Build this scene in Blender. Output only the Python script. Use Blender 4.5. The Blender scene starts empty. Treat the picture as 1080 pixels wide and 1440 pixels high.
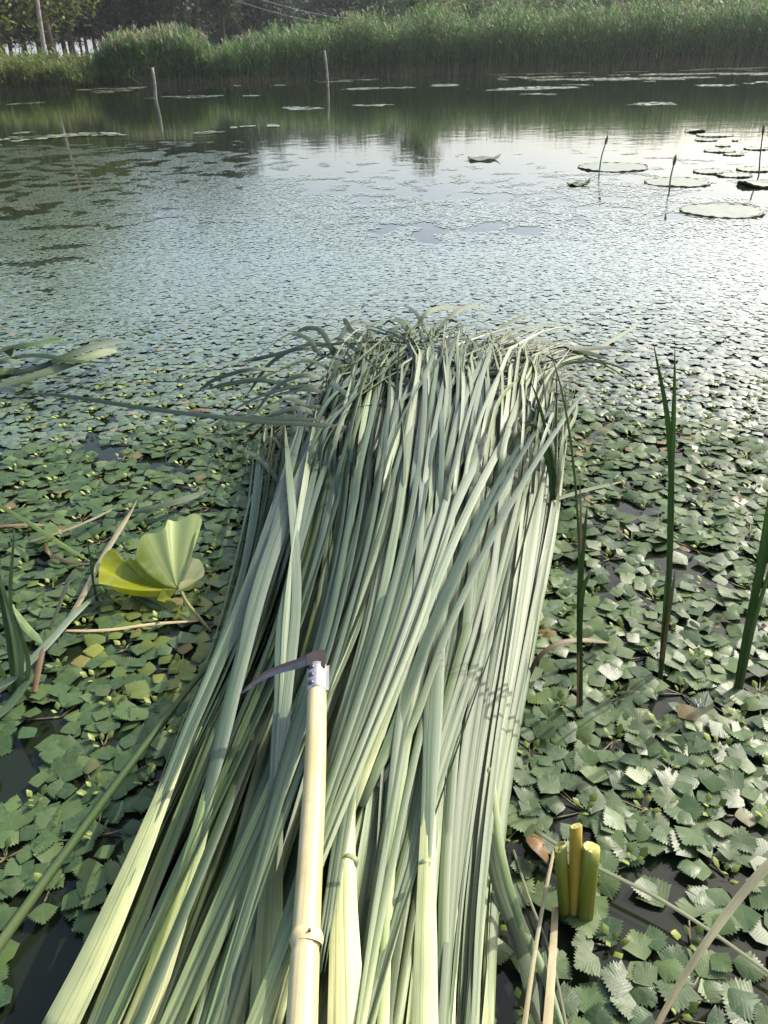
import bpy, math, random
import numpy as np
from mathutils import Vector, Matrix, noise

random.seed(11)
rng = np.random.default_rng(11)
SC = bpy.context.scene
COL = SC.collection
R = math.radians

# ------------------------------------------------------------------ camera
CAM_H, PITCH, ROLL, FPX = 1.15, R(30.9), R(1.5), 1082.0
cd = bpy.data.cameras.new('camera')
cam = bpy.data.objects.new('camera', cd)
COL.objects.link(cam)
SC.camera = cam
F = Vector((0, math.cos(PITCH), -math.sin(PITCH)))
R0 = Vector((1, 0, 0))
U0 = Vector((0, math.sin(PITCH), math.cos(PITCH)))
UP = U0 * math.cos(ROLL) + R0 * math.sin(ROLL)
RT = R0 * math.cos(ROLL) - U0 * math.sin(ROLL)
CP = Vector((0, 0, CAM_H))
cam.matrix_world = Matrix((
    (RT.x, UP.x, -F.x, CP.x), (RT.y, UP.y, -F.y, CP.y), (RT.z, UP.z, -F.z, CP.z), (0, 0, 0, 1)))
cd.sensor_fit = 'VERTICAL'
cd.sensor_height = 36.0
cd.lens = FPX / 1440.0 * 36.0
cd.clip_start, cd.clip_end = 0.05, 6000

# ------------------------------------------------------------------ light
SUN_AZ, SUN_EL = R(57), R(41)
world = bpy.data.worlds.new('World')
SC.world = world
world.use_nodes = True
wn = world.node_tree
sky = wn.nodes.new('ShaderNodeTexSky')
sky.sky_type = 'NISHITA'
sky.sun_disc = False
sky.sun_elevation, sky.sun_rotation = SUN_EL, SUN_AZ
sky.air_density, sky.dust_density, sky.ozone_density = 1.0, 4.0, 1.0
wn.links.new(sky.outputs[0], wn.nodes['Background'].inputs[0])
wn.nodes['Background'].inputs[1].default_value = 0.15
sl = bpy.data.lights.new('sun', 'SUN')
sl.energy, sl.angle, sl.color = 2.7, R(0.55), (1.0, 0.93, 0.82)
so = bpy.data.objects.new('sun', sl)
COL.objects.link(so)
SDIR = Vector((math.sin(SUN_AZ) * math.cos(SUN_EL), math.cos(SUN_AZ) * math.cos(SUN_EL), math.sin(SUN_EL)))
so.rotation_euler = SDIR.to_track_quat('Z', 'Y').to_euler()
so.location = (20, 20, 30)
SC.view_settings.view_transform = 'Standard'
SC.view_settings.look = 'None'
SC.view_settings.exposure = 1.12
SC.view_settings.gamma = 1.0


# ------------------------------------------------------------------ layout helpers
def ray(px, py):
    return F + RT * ((px - 540) / FPX) + UP * ((720 - py) / FPX)


def P(px, py, z=0.0):
    """the point of the plane at height z seen in this direction"""
    d = ray(px, py)
    return CP + d * ((z - CAM_H) / d.z)


def PY(px, py, y):
    """the point at ground distance y seen in this direction"""
    d = ray(px, py)
    return CP + d * (y / d.y)


def proj(v):
    d = Vector(v) - CP
    k = d.dot(F)
    return 540 + d.dot(RT) / k * FPX, 720 - d.dot(UP) / k * FPX


# ------------------------------------------------------------------ object helpers
def tag(o, label=None, cat=None, group=None, kind=None):
    if label: o['label'] = label
    if cat: o['category'] = cat
    if group: o['group'] = group
    if kind: o['kind'] = kind
    return o


def empty(name, loc, label, cat, group=None):
    o = bpy.data.objects.new(name, None)
    o.empty_display_size = 0.05
    COL.objects.link(o)
    o.location = loc
    return tag(o, label, cat, group)


def link(name, me, parent=None, loc=None):
    o = bpy.data.objects.new(name, me)
    COL.objects.link(o)
    if parent is not None:
        o.parent = parent
        # mesh data is in world coordinates: undo the parent's offset
        o.matrix_parent_inverse = Matrix.Translation(-Vector(world_loc(parent)))
    if loc is not None:
        o.location = loc
    return o


def world_loc(o):
    if o.type == 'EMPTY':
        return o.location
    return (0, 0, 0) if o.parent is None else (0, 0, 0)


class MB:
    """collects verts, faces and uvs, builds one mesh"""
    def __init__(self):
        self.v, self.f, self.uv, self.m, self.sl, self.nl = [], [], [], [], [], 0

    def add(self, v, f, uv=None, mi=0, sharp=None):
        b = len(self.v)
        self.sl += sharp if sharp is not None else [-1] * len(v)
        self.v += [tuple(p) for p in v]
        self.uv += list(uv) if uv is not None else [(0.0, 0.0)] * len(v)
        self.f += [tuple(i + b for i in q) for q in f]
        self.m += [mi] * len(f)

    def mesh(self, name, *mats, smooth=True):
        me = bpy.data.meshes.new(name)
        me.from_pydata(self.v, [], self.f)
        ul = me.uv_layers.new(name='UVMap')
        li = np.empty(len(me.loops), dtype=np.int32)
        me.loops.foreach_get('vertex_index', li)
        ul.data.foreach_set('uv', np.asarray(self.uv, dtype=np.float32)[li].ravel())
        for m in mats:
            me.materials.append(m)
        if len(mats) > 1:
            me.polygons.foreach_set('material_index', self.m)
        if smooth:
            me.polygons.foreach_set('use_smooth', [True] * len(me.polygons))
        sl = np.asarray(self.sl)
        if sl.max(initial=-1) >= 0:
            ev = np.empty(len(me.edges) * 2, dtype=np.int32)
            me.edges.foreach_get('vertices', ev)
            ev = sl[ev.reshape(-1, 2)]
            at = me.attributes.new('sharp_edge', 'BOOLEAN', 'EDGE')
            at.data.foreach_set('value', (ev[:, 0] == ev[:, 1]) & (ev[:, 0] >= 0))
        me.update()
        return me


LEAFP = [(-1, 0), (-.62, .42), (0, .62), (.62, .42), (1, 0), (0, -.4)]
TUBE6 = [(math.cos(a), math.sin(a)) for a in [i * math.pi / 3 for i in range(6)]]
TUBE12 = [(math.cos(a), math.sin(a)) for a in [i * math.pi / 6 for i in range(12)]]


def resample(pts, n):
    """Catmull-Rom through the points, n samples at even arc length"""
    p = [Vector(q) for q in pts]
    if len(p) == 2:
        return [p[0].lerp(p[1], i / (n - 1)) for i in range(n)]
    e = [p[0] * 2 - p[1]] + p + [p[-1] * 2 - p[-2]]
    dense = []
    for i in range(1, len(e) - 2):
        a, b, c, d = e[i - 1], e[i], e[i + 1], e[i + 2]
        for k in range(10):
            t = k / 10
            dense.append(0.5 * ((2 * b) + (c - a) * t + (2 * a - 5 * b + 4 * c - d) * t * t + (3 * b - a - 3 * c + d) * t ** 3))
    dense.append(p[-1])
    L = [0.0]
    for i in range(1, len(dense)):
        L.append(L[-1] + (dense[i] - dense[i - 1]).length)
    out, j = [], 0
    for i in range(n):
        s = L[-1] * i / (n - 1)
        while j < len(L) - 2 and L[j + 1] < s:
            j += 1
        out.append(dense[j].lerp(dense[j + 1], (s - L[j]) / max(1e-9, L[j + 1] - L[j])))
    return out


def sweep(mb, path, wfun, tfun, prof=LEAFP, ref=(0, 0, 1), twist=0.0, v0=0.0, v1=1.0, mi=0, cap=True):
    """a strand: profile carried along the path with a parallel-transported frame"""
    n = len(path)
    k = len(prof)
    nrm = Vector(ref)
    V, UV, Fc = [], [], []
    for i in range(n):
        t = (path[min(i + 1, n - 1)] - path[max(i - 1, 0)]).normalized()
        nrm = nrm - t * nrm.dot(t)
        if nrm.length < 1e-5:
            nrm = t.orthogonal()
        nrm.normalize()
        s = i / (n - 1)
        tw = twist(s) if callable(twist) else twist * s
        nn = Matrix.Rotation(tw, 3, t) @ nrm
        side = t.cross(nn)
        w, h = wfun(s), tfun(s)
        for (a, b) in prof:
            V.append(path[i] + side * (a * w) + nn * (b * h))
            UV.append(((a + 1) / 2, v0 + (v1 - v0) * s))
    for i in range(n - 1):
        for j in range(k):
            a, b = i * k + j, i * k + (j + 1) % k
            Fc.append((a, a + k, b + k, b))
    if cap:
        Fc.append(tuple(range(k)))
        Fc.append(tuple(reversed(range((n - 1) * k, n * k))))
    sh = None
    if prof is LEAFP:
        mb.nl += 2
        sh = [(mb.nl if j == 0 else mb.nl + 1 if j == 4 else -1) for _ in range(n) for j in range(k)]
    mb.add(V, Fc, UV, mi, sh)


# ------------------------------------------------------------------ materials
class NT:
    def __init__(self, name):
        self.mat = bpy.data.materials.new(name)
        self.mat.use_nodes = True
        self.t = self.mat.node_tree
        self.b = self.t.nodes['Principled BSDF']
        self.out = self.t.nodes['Material Output']

    def n(self, typ, **kw):
        nd = self.t.nodes.new(typ)
        for k, v in kw.items():
            setattr(nd, k, v)
        return nd

    def l(self, a, b):
        self.t.links.new(a, b)

    def mix(self, fac, a, b, blend='MIX'):
        m = self.n('ShaderNodeMix', data_type='RGBA', blend_type=blend)
        for sock, val in ((m.inputs[0], fac), (m.inputs[6], a), (m.inputs[7], b)):
            if hasattr(val, 'links'):
                self.l(val, sock)
            elif isinstance(val, (int, float)):
                sock.default_value = val
            else:
                sock.default_value = (*val, 1)
        return m.outputs[2]

    def math(self, op, a, b=0.0):
        m = self.n('ShaderNodeMath', operation=op)
        for sock, val in ((m.inputs[0], a), (m.inputs[1], b)):
            if hasattr(val, 'links'):
                self.l(val, sock)
            else:
                sock.default_value = val
        return m.outputs[0]

    def ramp(self, fac, stops):
        r = self.n('ShaderNodeValToRGB')
        e = r.color_ramp.elements
        while len(e) < len(stops):
            e.new(0.5)
        for el, (p, c) in zip(e, stops):
            el.position = p
            el.color = (*c, 1) if len(c) == 3 else c
        self.l(fac, r.inputs[0])
        return r.outputs[0]

    def noise(self, vec, scale, detail=3.0, rough=0.55):
        m = self.n('ShaderNodeTexNoise')
        m.inputs['Scale'].default_value = scale
        m.inputs['Detail'].default_value = detail
        m.inputs['Roughness'].default_value = rough
        if vec is not None:
            self.l(vec, m.inputs['Vector'])
        return m.outputs[0]

    def vec(self, src, scale):
        m = self.n('ShaderNodeMapping')
        m.inputs['Scale'].default_value = scale
        self.l(src, m.inputs['Vector'])
        return m

    def uv(self):
        return self.n('ShaderNodeTexCoord').outputs['UV']

    def obj(self):
        return self.n('ShaderNodeTexCoord').outputs['Object']

    def rand(self):
        a = self.n('ShaderNodeObjectInfo').outputs['Random']
        b = self.n('ShaderNodeNewGeometry').outputs['Random Per Island']
        return self.math('FRACT', self.math('ADD', a, b))

    def bump(self, h, strength, dist=0.001):
        b = self.n('ShaderNodeBump')
        b.inputs['Strength'].default_value = strength
        b.inputs['Distance'].default_value = dist
        self.l(h, b.inputs['Height'])
        self.l(b.outputs[0], self.b.inputs['Normal'])
        return b.outputs[0]

    def set(self, color=None, rough=None, spec=None, metal=None):
        for key, v in (('Base Color', color), ('Roughness', rough), ('Specular IOR Level', spec), ('Metallic', metal)):
            if v is None:
                continue
            s = self.b.inputs[key]
            if hasattr(v, 'links'):
                self.l(v, s)
            else:
                s.default_value = (*v, 1) if key == 'Base Color' else v

    def translucent(self, color, fac):
        t = self.n('ShaderNodeBsdfTranslucent')
        if hasattr(color, 'links'):
            self.l(color, t.inputs[0])
        else:
            t.inputs[0].default_value = (*color, 1)
        m = self.n('ShaderNodeMixShader')
        m.inputs[0].default_value = fac
        self.l(self.b.outputs[0], m.inputs[1])
        self.l(t.outputs[0], m.inputs[2])
        self.l(m.outputs[0], self.out.inputs[0])


def mat_cattail(name, stops, rough=0.46, var=0.26, brown=0.3, transl=0.0, stripe=0.0):
    """long leaf: colour along its length, fibres across, blotches, per-leaf variation"""
    m = NT(name)
    uv = m.uv()
    sep = m.n('ShaderNodeSeparateXYZ')
    m.l(uv, sep.inputs[0])
    rnd = m.rand()
    wob = m.noise(m.vec(uv, (3, 14, 1)).outputs[0], 1.0)
    v = m.math('ADD', sep.outputs[1], m.math('MULTIPLY', m.math('SUBTRACT', wob, 0.5), 0.06))
    col = m.ramp(v, stops)
    w4 = m.n('ShaderNodeTexNoise', noise_dimensions='4D')
    w4.inputs['Scale'].default_value = 1.0
    w4.inputs['Detail'].default_value = 2.0
    m.l(m.vec(uv, (16, 1.2, 1)).outputs[0], w4.inputs['Vector'])
    m.l(m.math('MULTIPLY', rnd, 50.0), w4.inputs['W'])
    fib = w4.outputs[0]
    col = m.mix(m.math('MULTIPLY', m.ramp(fib, [(0.42, (0, 0, 0)), (0.62, (1, 1, 1))]), 0.26), col, (0.36, 0.40, 0.28), 'MIX')
    # hue shift per leaf: blue-green to yellow-green
    col = m.mix(m.math('MULTIPLY', m.math('POWER', rnd, 2.0), var), col, (0.17, 0.22, 0.075), 'MIX')
    r2 = m.math('FRACT', m.math('MULTIPLY', rnd, 7.31))
    dk = m.ramp(r2, [(0.0, (0.30, 0.42, 0.34)), (0.45, (0.80, 0.86, 0.82)), (1.0, (1.38, 1.34, 1.24))])
    col = m.mix(1.0, col, dk, 'MULTIPLY')
    if stripe:   # sheaths: green, tan and brown bands running lengthwise, dried edges
        sp4 = m.n('ShaderNodeTexNoise', noise_dimensions='4D')
        sp4.inputs['Scale'].default_value = 1.0
        sp4.inputs['Detail'].default_value = 4.0
        m.l(m.vec(uv, (7, 1.1, 1)).outputs[0], sp4.inputs['Vector'])
        m.l(m.math('MULTIPLY', rnd, 37.0), sp4.inputs['W'])
        col = m.mix(m.math('MULTIPLY', m.ramp(sp4.outputs[0], [(0.50, (0, 0, 0)), (0.60, (1, 1, 1))]), stripe), col, (0.10, 0.16, 0.055))
        col = m.mix(m.math('MULTIPLY', m.ramp(sp4.outputs[0], [(0.30, (1, 1, 1)), (0.40, (0, 0, 0))]), stripe * .8), col, (0.30, 0.20, 0.10))
        speck = m.noise(m.vec(uv, (14, 22, 1)).outputs[0], 1.0, 6.0, .75)
        col = m.mix(m.math('MULTIPLY', m.ramp(speck, [(0.60, (0, 0, 0)), (0.68, (1, 1, 1))]), .55), col, (0.16, 0.10, 0.05))
    # brown blemishes
    sp = m.noise(m.vec(uv, (5, 30, 1)).outputs[0], 1.0, 5.0, 0.7)
    spf = m.ramp(sp, [(0.63, (0, 0, 0)), (0.72, (1, 1, 1))])
    col = m.mix(m.math('MULTIPLY', spf, brown), col, (0.21, 0.15, 0.075), 'MIX')
    # thin dark nerves along the leaf
    ner = m.noise(m.vec(uv, (70, 0.8, 1)).outputs[0], 1.0, 2.0)
    col = m.mix(1.0, col, m.ramp(ner, [(0.36, (0.62, 0.66, 0.6)), (0.5, (1, 1, 1)), (0.66, (1.12, 1.12, 1.1))]), 'MULTIPLY')
    big = m.n('ShaderNodeTexNoise', noise_dimensions='4D')
    big.inputs['Scale'].default_value = 1.0
    m.l(m.vec(uv, (1.5, 7, 1)).outputs[0], big.inputs['Vector'])
    m.l(m.math('MULTIPLY', rnd, 91.0), big.inputs['W'])
    col = m.mix(1.0, col, m.ramp(big.outputs[0], [(0.3, (0.72, 0.78, 0.74)), (0.7, (1.18, 1.15, 1.08))]), 'MULTIPLY')
    rg = m.math('ADD', m.math('MULTIPLY', fib, 0.2), rough - 0.1)
    m.set(col, rg, 0.5)
    fine = m.noise(m.vec(uv, (60, 2.0, 1)).outputs[0], 1.0)
    m.bump(fine, 0.35, 0.0008)
    if transl:
        m.translucent(col, transl)
    return m.mat


GLAUC = [(0.0, (0.50, 0.50, 0.28)), (0.05, (0.22, 0.26, 0.12)), (0.12, (0.085, 0.122, 0.060)), (0.33, (0.076, 0.112, 0.076)),
         (0.75, (0.118, 0.147, 0.112)), (0.84, (0.085, 0.12, 0.06)), (0.92, (0.04, 0.072, 0.024)), (1.0, (0.12, 0.11, 0.05))]
M_LEAF = mat_cattail('cattail_leaf', GLAUC)
M_LEAF_G = mat_cattail('cattail_shade_green_leaf', [(0.0, (0.36, 0.38, 0.18)), (0.06, (0.15, 0.22, 0.06)), (0.3, (0.055, 0.095, 0.04)), (0.8, (0.075, 0.115, 0.06)), (1.0, (0.14, 0.12, 0.06))], 0.46, 0.3, 0.3)  # darker green leaf; on the lotus-side flank it also paints in shade
M_SHEATH = mat_cattail('cattail_sheath', [(0.0, (0.50, 0.50, 0.28)), (0.2, (0.30, 0.34, 0.15)), (0.5, (0.155, 0.205, 0.08)), (1.0, (0.10, 0.145, 0.08))], 0.45, 0.3, 0.6, 0.0, .7)
M_PALE = mat_cattail('cattail_pale_sheath', [(0.0, (0.60, 0.57, 0.31)), (0.5, (0.55, 0.53, 0.27)), (0.8, (0.38, 0.40, 0.18)), (1.0, (0.25, 0.31, 0.17))], 0.42, 0.25, 0.6, 0.0, .6)
M_GREEN = mat_cattail('cattail_growing_leaf', [(0.0, (0.06, 0.07, 0.02)), (0.25, (0.07, 0.125, 0.025)), (0.8, (0.12, 0.21, 0.04)), (0.97, (0.17, 0.20, 0.05)), (1.0, (0.16, 0.10, 0.04))], 0.36, 0.15, 0.2, .5)
M_DARKLEAF = mat_cattail('cattail_dark_leaf', [(0.0, (0.028, 0.045, 0.022)), (0.8, (0.035, 0.06, 0.022)), (1.0, (0.08, 0.07, 0.03))], 0.62, 0.15, 0.2)
M_DRY = mat_cattail('cattail_dry_leaf', [(0.0, (0.33, 0.24, 0.14)), (0.5, (0.42, 0.32, 0.21)), (1.0, (0.36, 0.25, 0.15))], 0.6, 0.12, 0.6)
M_RUSTY = mat_cattail('cattail_rusty_leaf', [(0.0, (0.20, 0.08, 0.035)), (0.5, (0.27, 0.12, 0.06)), (1.0, (0.24, 0.12, 0.07))], 0.55, 0.1, 0.5)


M_TUFT = mat_cattail('cattail_light_leaf', [(0.0, (0.45, 0.44, 0.20)), (0.3, (0.26, 0.33, 0.12)), (0.8, (0.16, 0.23, 0.08)), (1.0, (0.15, 0.18, 0.06))], 0.45, 0.4, 0.3, .35)


def mat_trapa(name, base, alt, young=False, rough=.42, spec=.36, bmp=.11, coat=0.0, unit=3.5):
    m = NT(name)
    uv = m.uv()
    sep = m.n('ShaderNodeSeparateXYZ')
    m.l(uv, sep.inputs[0])
    x = m.math('SUBTRACT', sep.outputs[0], 0.5)
    ax_ = m.math('ABSOLUTE', x)
    vein = m.math('ABSOLUTE', m.math('SINE', m.math('MULTIPLY', m.math('SUBTRACT', sep.outputs[1], m.math('MULTIPLY', ax_, 1.15)), 24.0)))
    veinl = m.ramp(vein, [(0.0, (1, 1, 1)), (0.2, (0, 0, 0))])
    midl = m.ramp(ax_, [(0.0, (1, 1, 1)), (0.03, (0, 0, 0))])
    veinl = m.math('MAXIMUM', veinl, midl)
    rnd = m.rand()
    col = m.mix(rnd, base, alt)
    r2 = m.math('FRACT', m.math('MULTIPLY', rnd, 5.7))
    col = m.mix(1.0, col, m.ramp(r2, [(0.0, (0.65, 0.7, 0.7)), (0.6, (1, 1, 1)), (1.0, (1.35, 1.3, 1.1))]), 'MULTIPLY')
    blot = m.noise(m.obj(), unit, 4.0)
    col = m.mix(m.math('MULTIPLY', m.ramp(blot, [(0.48, (0, 0, 0)), (0.7, (1, 1, 1))]), 0.5), col, (0.12, 0.145, 0.05))
    speck = m.noise(m.obj(), unit * 3.2, 3.0, .7)
    col = m.mix(m.math('MULTIPLY', m.ramp(speck, [(0.68, (0, 0, 0)), (0.73, (1, 1, 1))]), .7), col, (0.10, 0.06, 0.03))
    # a few yellowed or browned leaves
    r3 = m.math('FRACT', m.math('MULTIPLY', rnd, 23.9))
    old = m.ramp(r3, [(0.982, (0, 0, 0)), (0.988, (1, 1, 1))])
    if not young:
        col = m.mix(m.math('MULTIPLY', old, 0.8), col, (0.20, 0.13, 0.055))
    col = m.mix(m.math('MULTIPLY', veinl, 0.13), col, (0.20, 0.25, 0.14))
    gl = m.noise(m.obj(), unit * 2.2, 2.0)
    m.set(col, m.math('ADD', m.math('MULTIPLY', gl, 0.2), rough - .1), spec)
    m.bump(m.math('ADD', m.math('MULTIPLY', vein, .5), gl), bmp, 0.0016)
    if coat:
        m.b.inputs['Coat Weight'].default_value = coat
        m.b.inputs['Coat Roughness'].default_value = .14
        m.b.inputs['Coat IOR'].default_value = 1.6
    m.translucent(m.mix(0.5, col, (0.10, 0.16, 0.015)), 0.16 if not coat else .04)
    return m.mat


M_TRAPA = mat_trapa('water_chestnut_leaf', (0.040, 0.083, 0.034), (0.076, 0.120, 0.040))
M_TRAPA_YEL = mat_trapa('water_chestnut_sunlit_leaf', (0.10, 0.14, 0.03), (0.15, 0.18, 0.03))  # same leaf in yellower green, sunlight painted into the colour
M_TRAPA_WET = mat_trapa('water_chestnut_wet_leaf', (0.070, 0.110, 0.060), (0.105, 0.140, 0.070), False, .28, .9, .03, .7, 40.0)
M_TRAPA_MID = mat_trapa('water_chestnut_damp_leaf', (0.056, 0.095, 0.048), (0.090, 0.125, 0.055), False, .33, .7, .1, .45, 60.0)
M_YOUNG = mat_trapa('water_chestnut_young_leaf', (0.15, 0.21, 0.04), (0.24, 0.28, 0.06), True)
m = NT('petiole'); m.set((0.12, 0.10, 0.05), 0.5); M_PETI = m.mat


def mat_simple(name, c1, c2, scale, rough=0.6, spec=0.3, transl=0.0, bumps=0.0, dist=0.01, island=True):
    m = NT(name)
    nz = m.noise(m.obj(), scale, 4.0)
    col = m.mix(m.ramp(nz, [(0.35, (0, 0, 0)), (0.65, (1, 1, 1))]), c1, c2)
    if island:
        r = m.rand()
        col = m.mix(1.0, col, m.ramp(r, [(0.0, (0.6, 0.62, 0.6)), (0.5, (1, 1, 1)), (1.0, (1.4, 1.35, 1.2))]), 'MULTIPLY')
    m.set(col, rough, spec)
    if bumps:
        m.bump(nz, bumps, dist)
    if transl:
        m.translucent(col, transl)
    return m.mat


# water: dark olive, mirror-like, faint ripples
m = NT('pond_water')
oc = m.obj()
rip = m.noise(m.vec(oc, (1.0, 1.0, 1.0)).outputs[0], 3.2, 3.0, 0.5)
rip2 = m.noise(m.vec(oc, (0.25, 0.7, 1.0)).outputs[0], 1.1, 2.0)
m.set((0.011, 0.016, 0.008), 0.045, 0.5)
m.b.inputs['IOR'].default_value = 1.333
m.bump(m.math('ADD', rip, rip2), 0.09, 0.02)
M_WATER = m.mat

m = NT('bank_soil')
nz = m.noise(m.obj(), 0.35, 6.0)
nz2 = m.noise(m.obj(), 6.0, 4.0)
col = m.mix(m.ramp(nz, [(0.4, (0, 0, 0)), (0.6, (1, 1, 1))]), (0.10, 0.12, 0.04), (0.25, 0.19, 0.12))
col = m.mix(m.math('MULTIPLY', nz2, 0.5), col, (0.07, 0.085, 0.03))
m.set(col, 0.9, 0.1)
m.bump(nz2, 0.6, 0.05)
M_SOIL = m.mat

# ------------------------------------------------------------------ setting: water, bank
mb = MB()
mb.add([(-900, -300, 0), (900, -300, 0), (900, 900, 0), (-900, 900, 0)], [(0, 1, 2, 3)])
tag(link('water', mb.mesh('water', M_WATER, smooth=False)), kind='structure')

BANK = [(-900, -40), (-60, 31), (-17, 38.5), (-9, 42.5), (0, 46), (10, 46.5), (24, 47), (60, 44), (900, 20)]
def bank_y(x):
    return float(np.interp(x, [b[0] for b in BANK], [b[1] for b in BANK]))


xs = [-900, -400, -150] + list(np.arange(-70, 71, 2.0)) + [150, 400, 900]
offs = [-0.6, 0.0, 0.5, 1.5, 3, 5, 8, 11, 15, 22, 40, 90, 250, 900, 3000]
V, UVs, Fs = [], [], []
for x in xs:
    for o in offs:
        base = -0.25 if o < 0 else float(np.interp(o, [0, 0.5, 1.5, 5, 11, 22, 90, 3000], [-0.03, 0.1, 0.25, 0.55, 0.72, 0.8, 0.7, 0.7]))
        j = 0.0 if o < 0 or o > 300 else noise.noise(Vector((x * 0.31, o * 0.4, 1.7))) * min(0.16, 0.03 + 0.02 * o)
        V.append((x, bank_y(x) + o + (noise.noise(Vector((x * .4, 0, 3))) * 0.4 if o < 3 else 0), base + j))
n = len(offs)
for i in range(len(xs) - 1):
    for k in range(n - 1):
        a = i * n + k
        Fs.append((a, a + n, a + n + 1, a + 1))
mb = MB(); mb.add(V, Fs)
tag(link('bank_ground', mb.mesh('bank_ground', M_SOIL)), kind='structure')


def ground_z(x, y):
    o = y - bank_y(x)
    return float(np.interp(o, [0, 0.5, 1.5, 5, 11, 22, 90, 3000], [-0.03, 0.1, 0.25, 0.55, 0.72, 0.8, 0.7, 0.7]))


# ------------------------------------------------------------------ reeds on the far bank
M_REED = mat_simple('reed_leaf', (0.080, 0.165, 0.050), (0.13, 0.22, 0.065), 1.2, 0.5, 0.3, 0.45)
M_REEDST = mat_simple('reed_stem', (0.10, 0.12, 0.05), (0.17, 0.15, 0.07), 2.0, 0.6, 0.3)
M_PLUME = mat_simple('reed_plume', (0.30, 0.27, 0.20), (0.36, 0.31, 0.24), 3.0, 0.8, 0.1, 0.3)
M_GRASS = mat_simple('bank_grass_blade', (0.11, 0.16, 0.04), (0.16, 0.20, 0.055), 1.0, 0.5, 0.3, 0.4)


def reed_bed(name, label, count, xr, dr, hfun, mat_leaf, plume=0.3, nl=8, llen=0.55):
    mb = MB()
    for i in range(count):
        x = random.uniform(*xr)
        d = dr[0] + (dr[1] - dr[0]) * random.random() ** 1.6
        edge = noise.noise(Vector((x * 0.6, 0, 5))) * 0.5
        y = bank_y(x) + d + edge
        z0 = max(-0.05, ground_z(x, y) - 0.05)
        h = hfun(x, d) * random.uniform(0.72, 1.08)
        if h < 0.2:
            continue
        lean = Vector((random.gauss(0.03, 0.09), random.gauss(0, 0.06), 1)) * h
        b = Vector((x, y, z0))
        t = b + lean
        mid = b + lean * 0.5 + Vector((random.gauss(0, .03), 0, 0)) * h
        w = 0.012
        mb.add([b + Vector((-w, 0, 0)), b + Vector((w, 0, 0)), mid + Vector((-w, 0, 0)), mid + Vector((w, 0, 0)), t],
               [(0, 1, 3, 2), (2, 3, 4)], None, 1)
        for k in range(nl):
            s = 0.16 + 0.84 * (k + random.random()) / nl
            a = random.uniform(0, 6.283)
            p = b.lerp(mid, s * 2) if s < .5 else mid.lerp(t, s * 2 - 1)
            L = llen * random.uniform(.6, 1.2) * (1.1 - 0.35 * s)
            dv = Vector((math.cos(a), math.sin(a), 0))
            sd = Vector((-dv.y, dv.x, 0)) * random.uniform(.016, .03)
            up = random.uniform(0.5, 1.3)
            q = p + dv * L * .45 + Vector((0, 0, L * .5 * up))
            e = p + dv * L * .95 + Vector((0, 0, L * random.uniform(.1, .6) * up))
            mb.add([p - sd * .6, p + sd * .6, q + sd, q - sd, e], [(0, 1, 2, 3), (3, 2, 4)], None, 0)
        if random.random() < plume:
            for k in range(6):
                a = random.uniform(0, 6.283)
                dv = Vector((math.cos(a) * .10 + .05, math.sin(a) * .10, random.uniform(.10, .3)))
                p = t + Vector((0, 0, -.12 + .05 * k * .6))
                sd = Vector((-math.sin(a), math.cos(a), 0)) * .028
                mb.add([p, p + dv * .5 + sd, p + dv, p + dv * .5 - sd], [(0, 1, 2, 3)], None, 2)
    o = link(name, mb.mesh(name, mat_leaf, M_REEDST, M_PLUME, smooth=False))
    return tag(o, label, 'reeds', kind='stuff')


def h_right(x, d):
    return float(np.interp(x, [-8.0, -7, -5, 0, 8, 16, 22, 40], [1.1, 1.6, 1.95, 2.45, 2.7, 2.75, 2.9, 3.0])) * (1 + noise.noise(Vector((x * .5, d * .3, 9))) * .22)


def h_left(x, d):
    f = max(0.0, 1 - abs((x + 10.35) / 2.45) ** 5)
    return 2.0 * (0.45 + 0.55 * f) * (1 + noise.noise(Vector((x * .9, d * .3, 2))) * .18) if f > 0 else 0.0


reed_bed('reed_bed', 'long tall green reed bed along the far bank', 5200, (-7.9, 26), (-.3, 6.0), h_right, M_REED, 0.07)
reed_bed('reed_bed', 'dark compact clump of reeds on the bank behind the short stake', 1500, (-12.8, -7.9), (-.2, 3.0), h_left, M_REED, 0.15)
reed_bed('bank_grass', 'low bright green grass on the far bank before the grove', 2600, (-24, -11.2), (-.4, 4.5),
         lambda x, d: 0.95 * (1 + noise.noise(Vector((x * .8, d * .5, 4))) * .4) * (1.0 if x < -13.5 else .55), M_GRASS, 0.0, 7, 0.6)

# ------------------------------------------------------------------ trees
M_BARK = mat_simple('bark', (0.07, 0.055, 0.04), (0.12, 0.10, 0.08), 3.0, 0.9, 0.1, 0, 0.5, 0.03, False)


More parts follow.
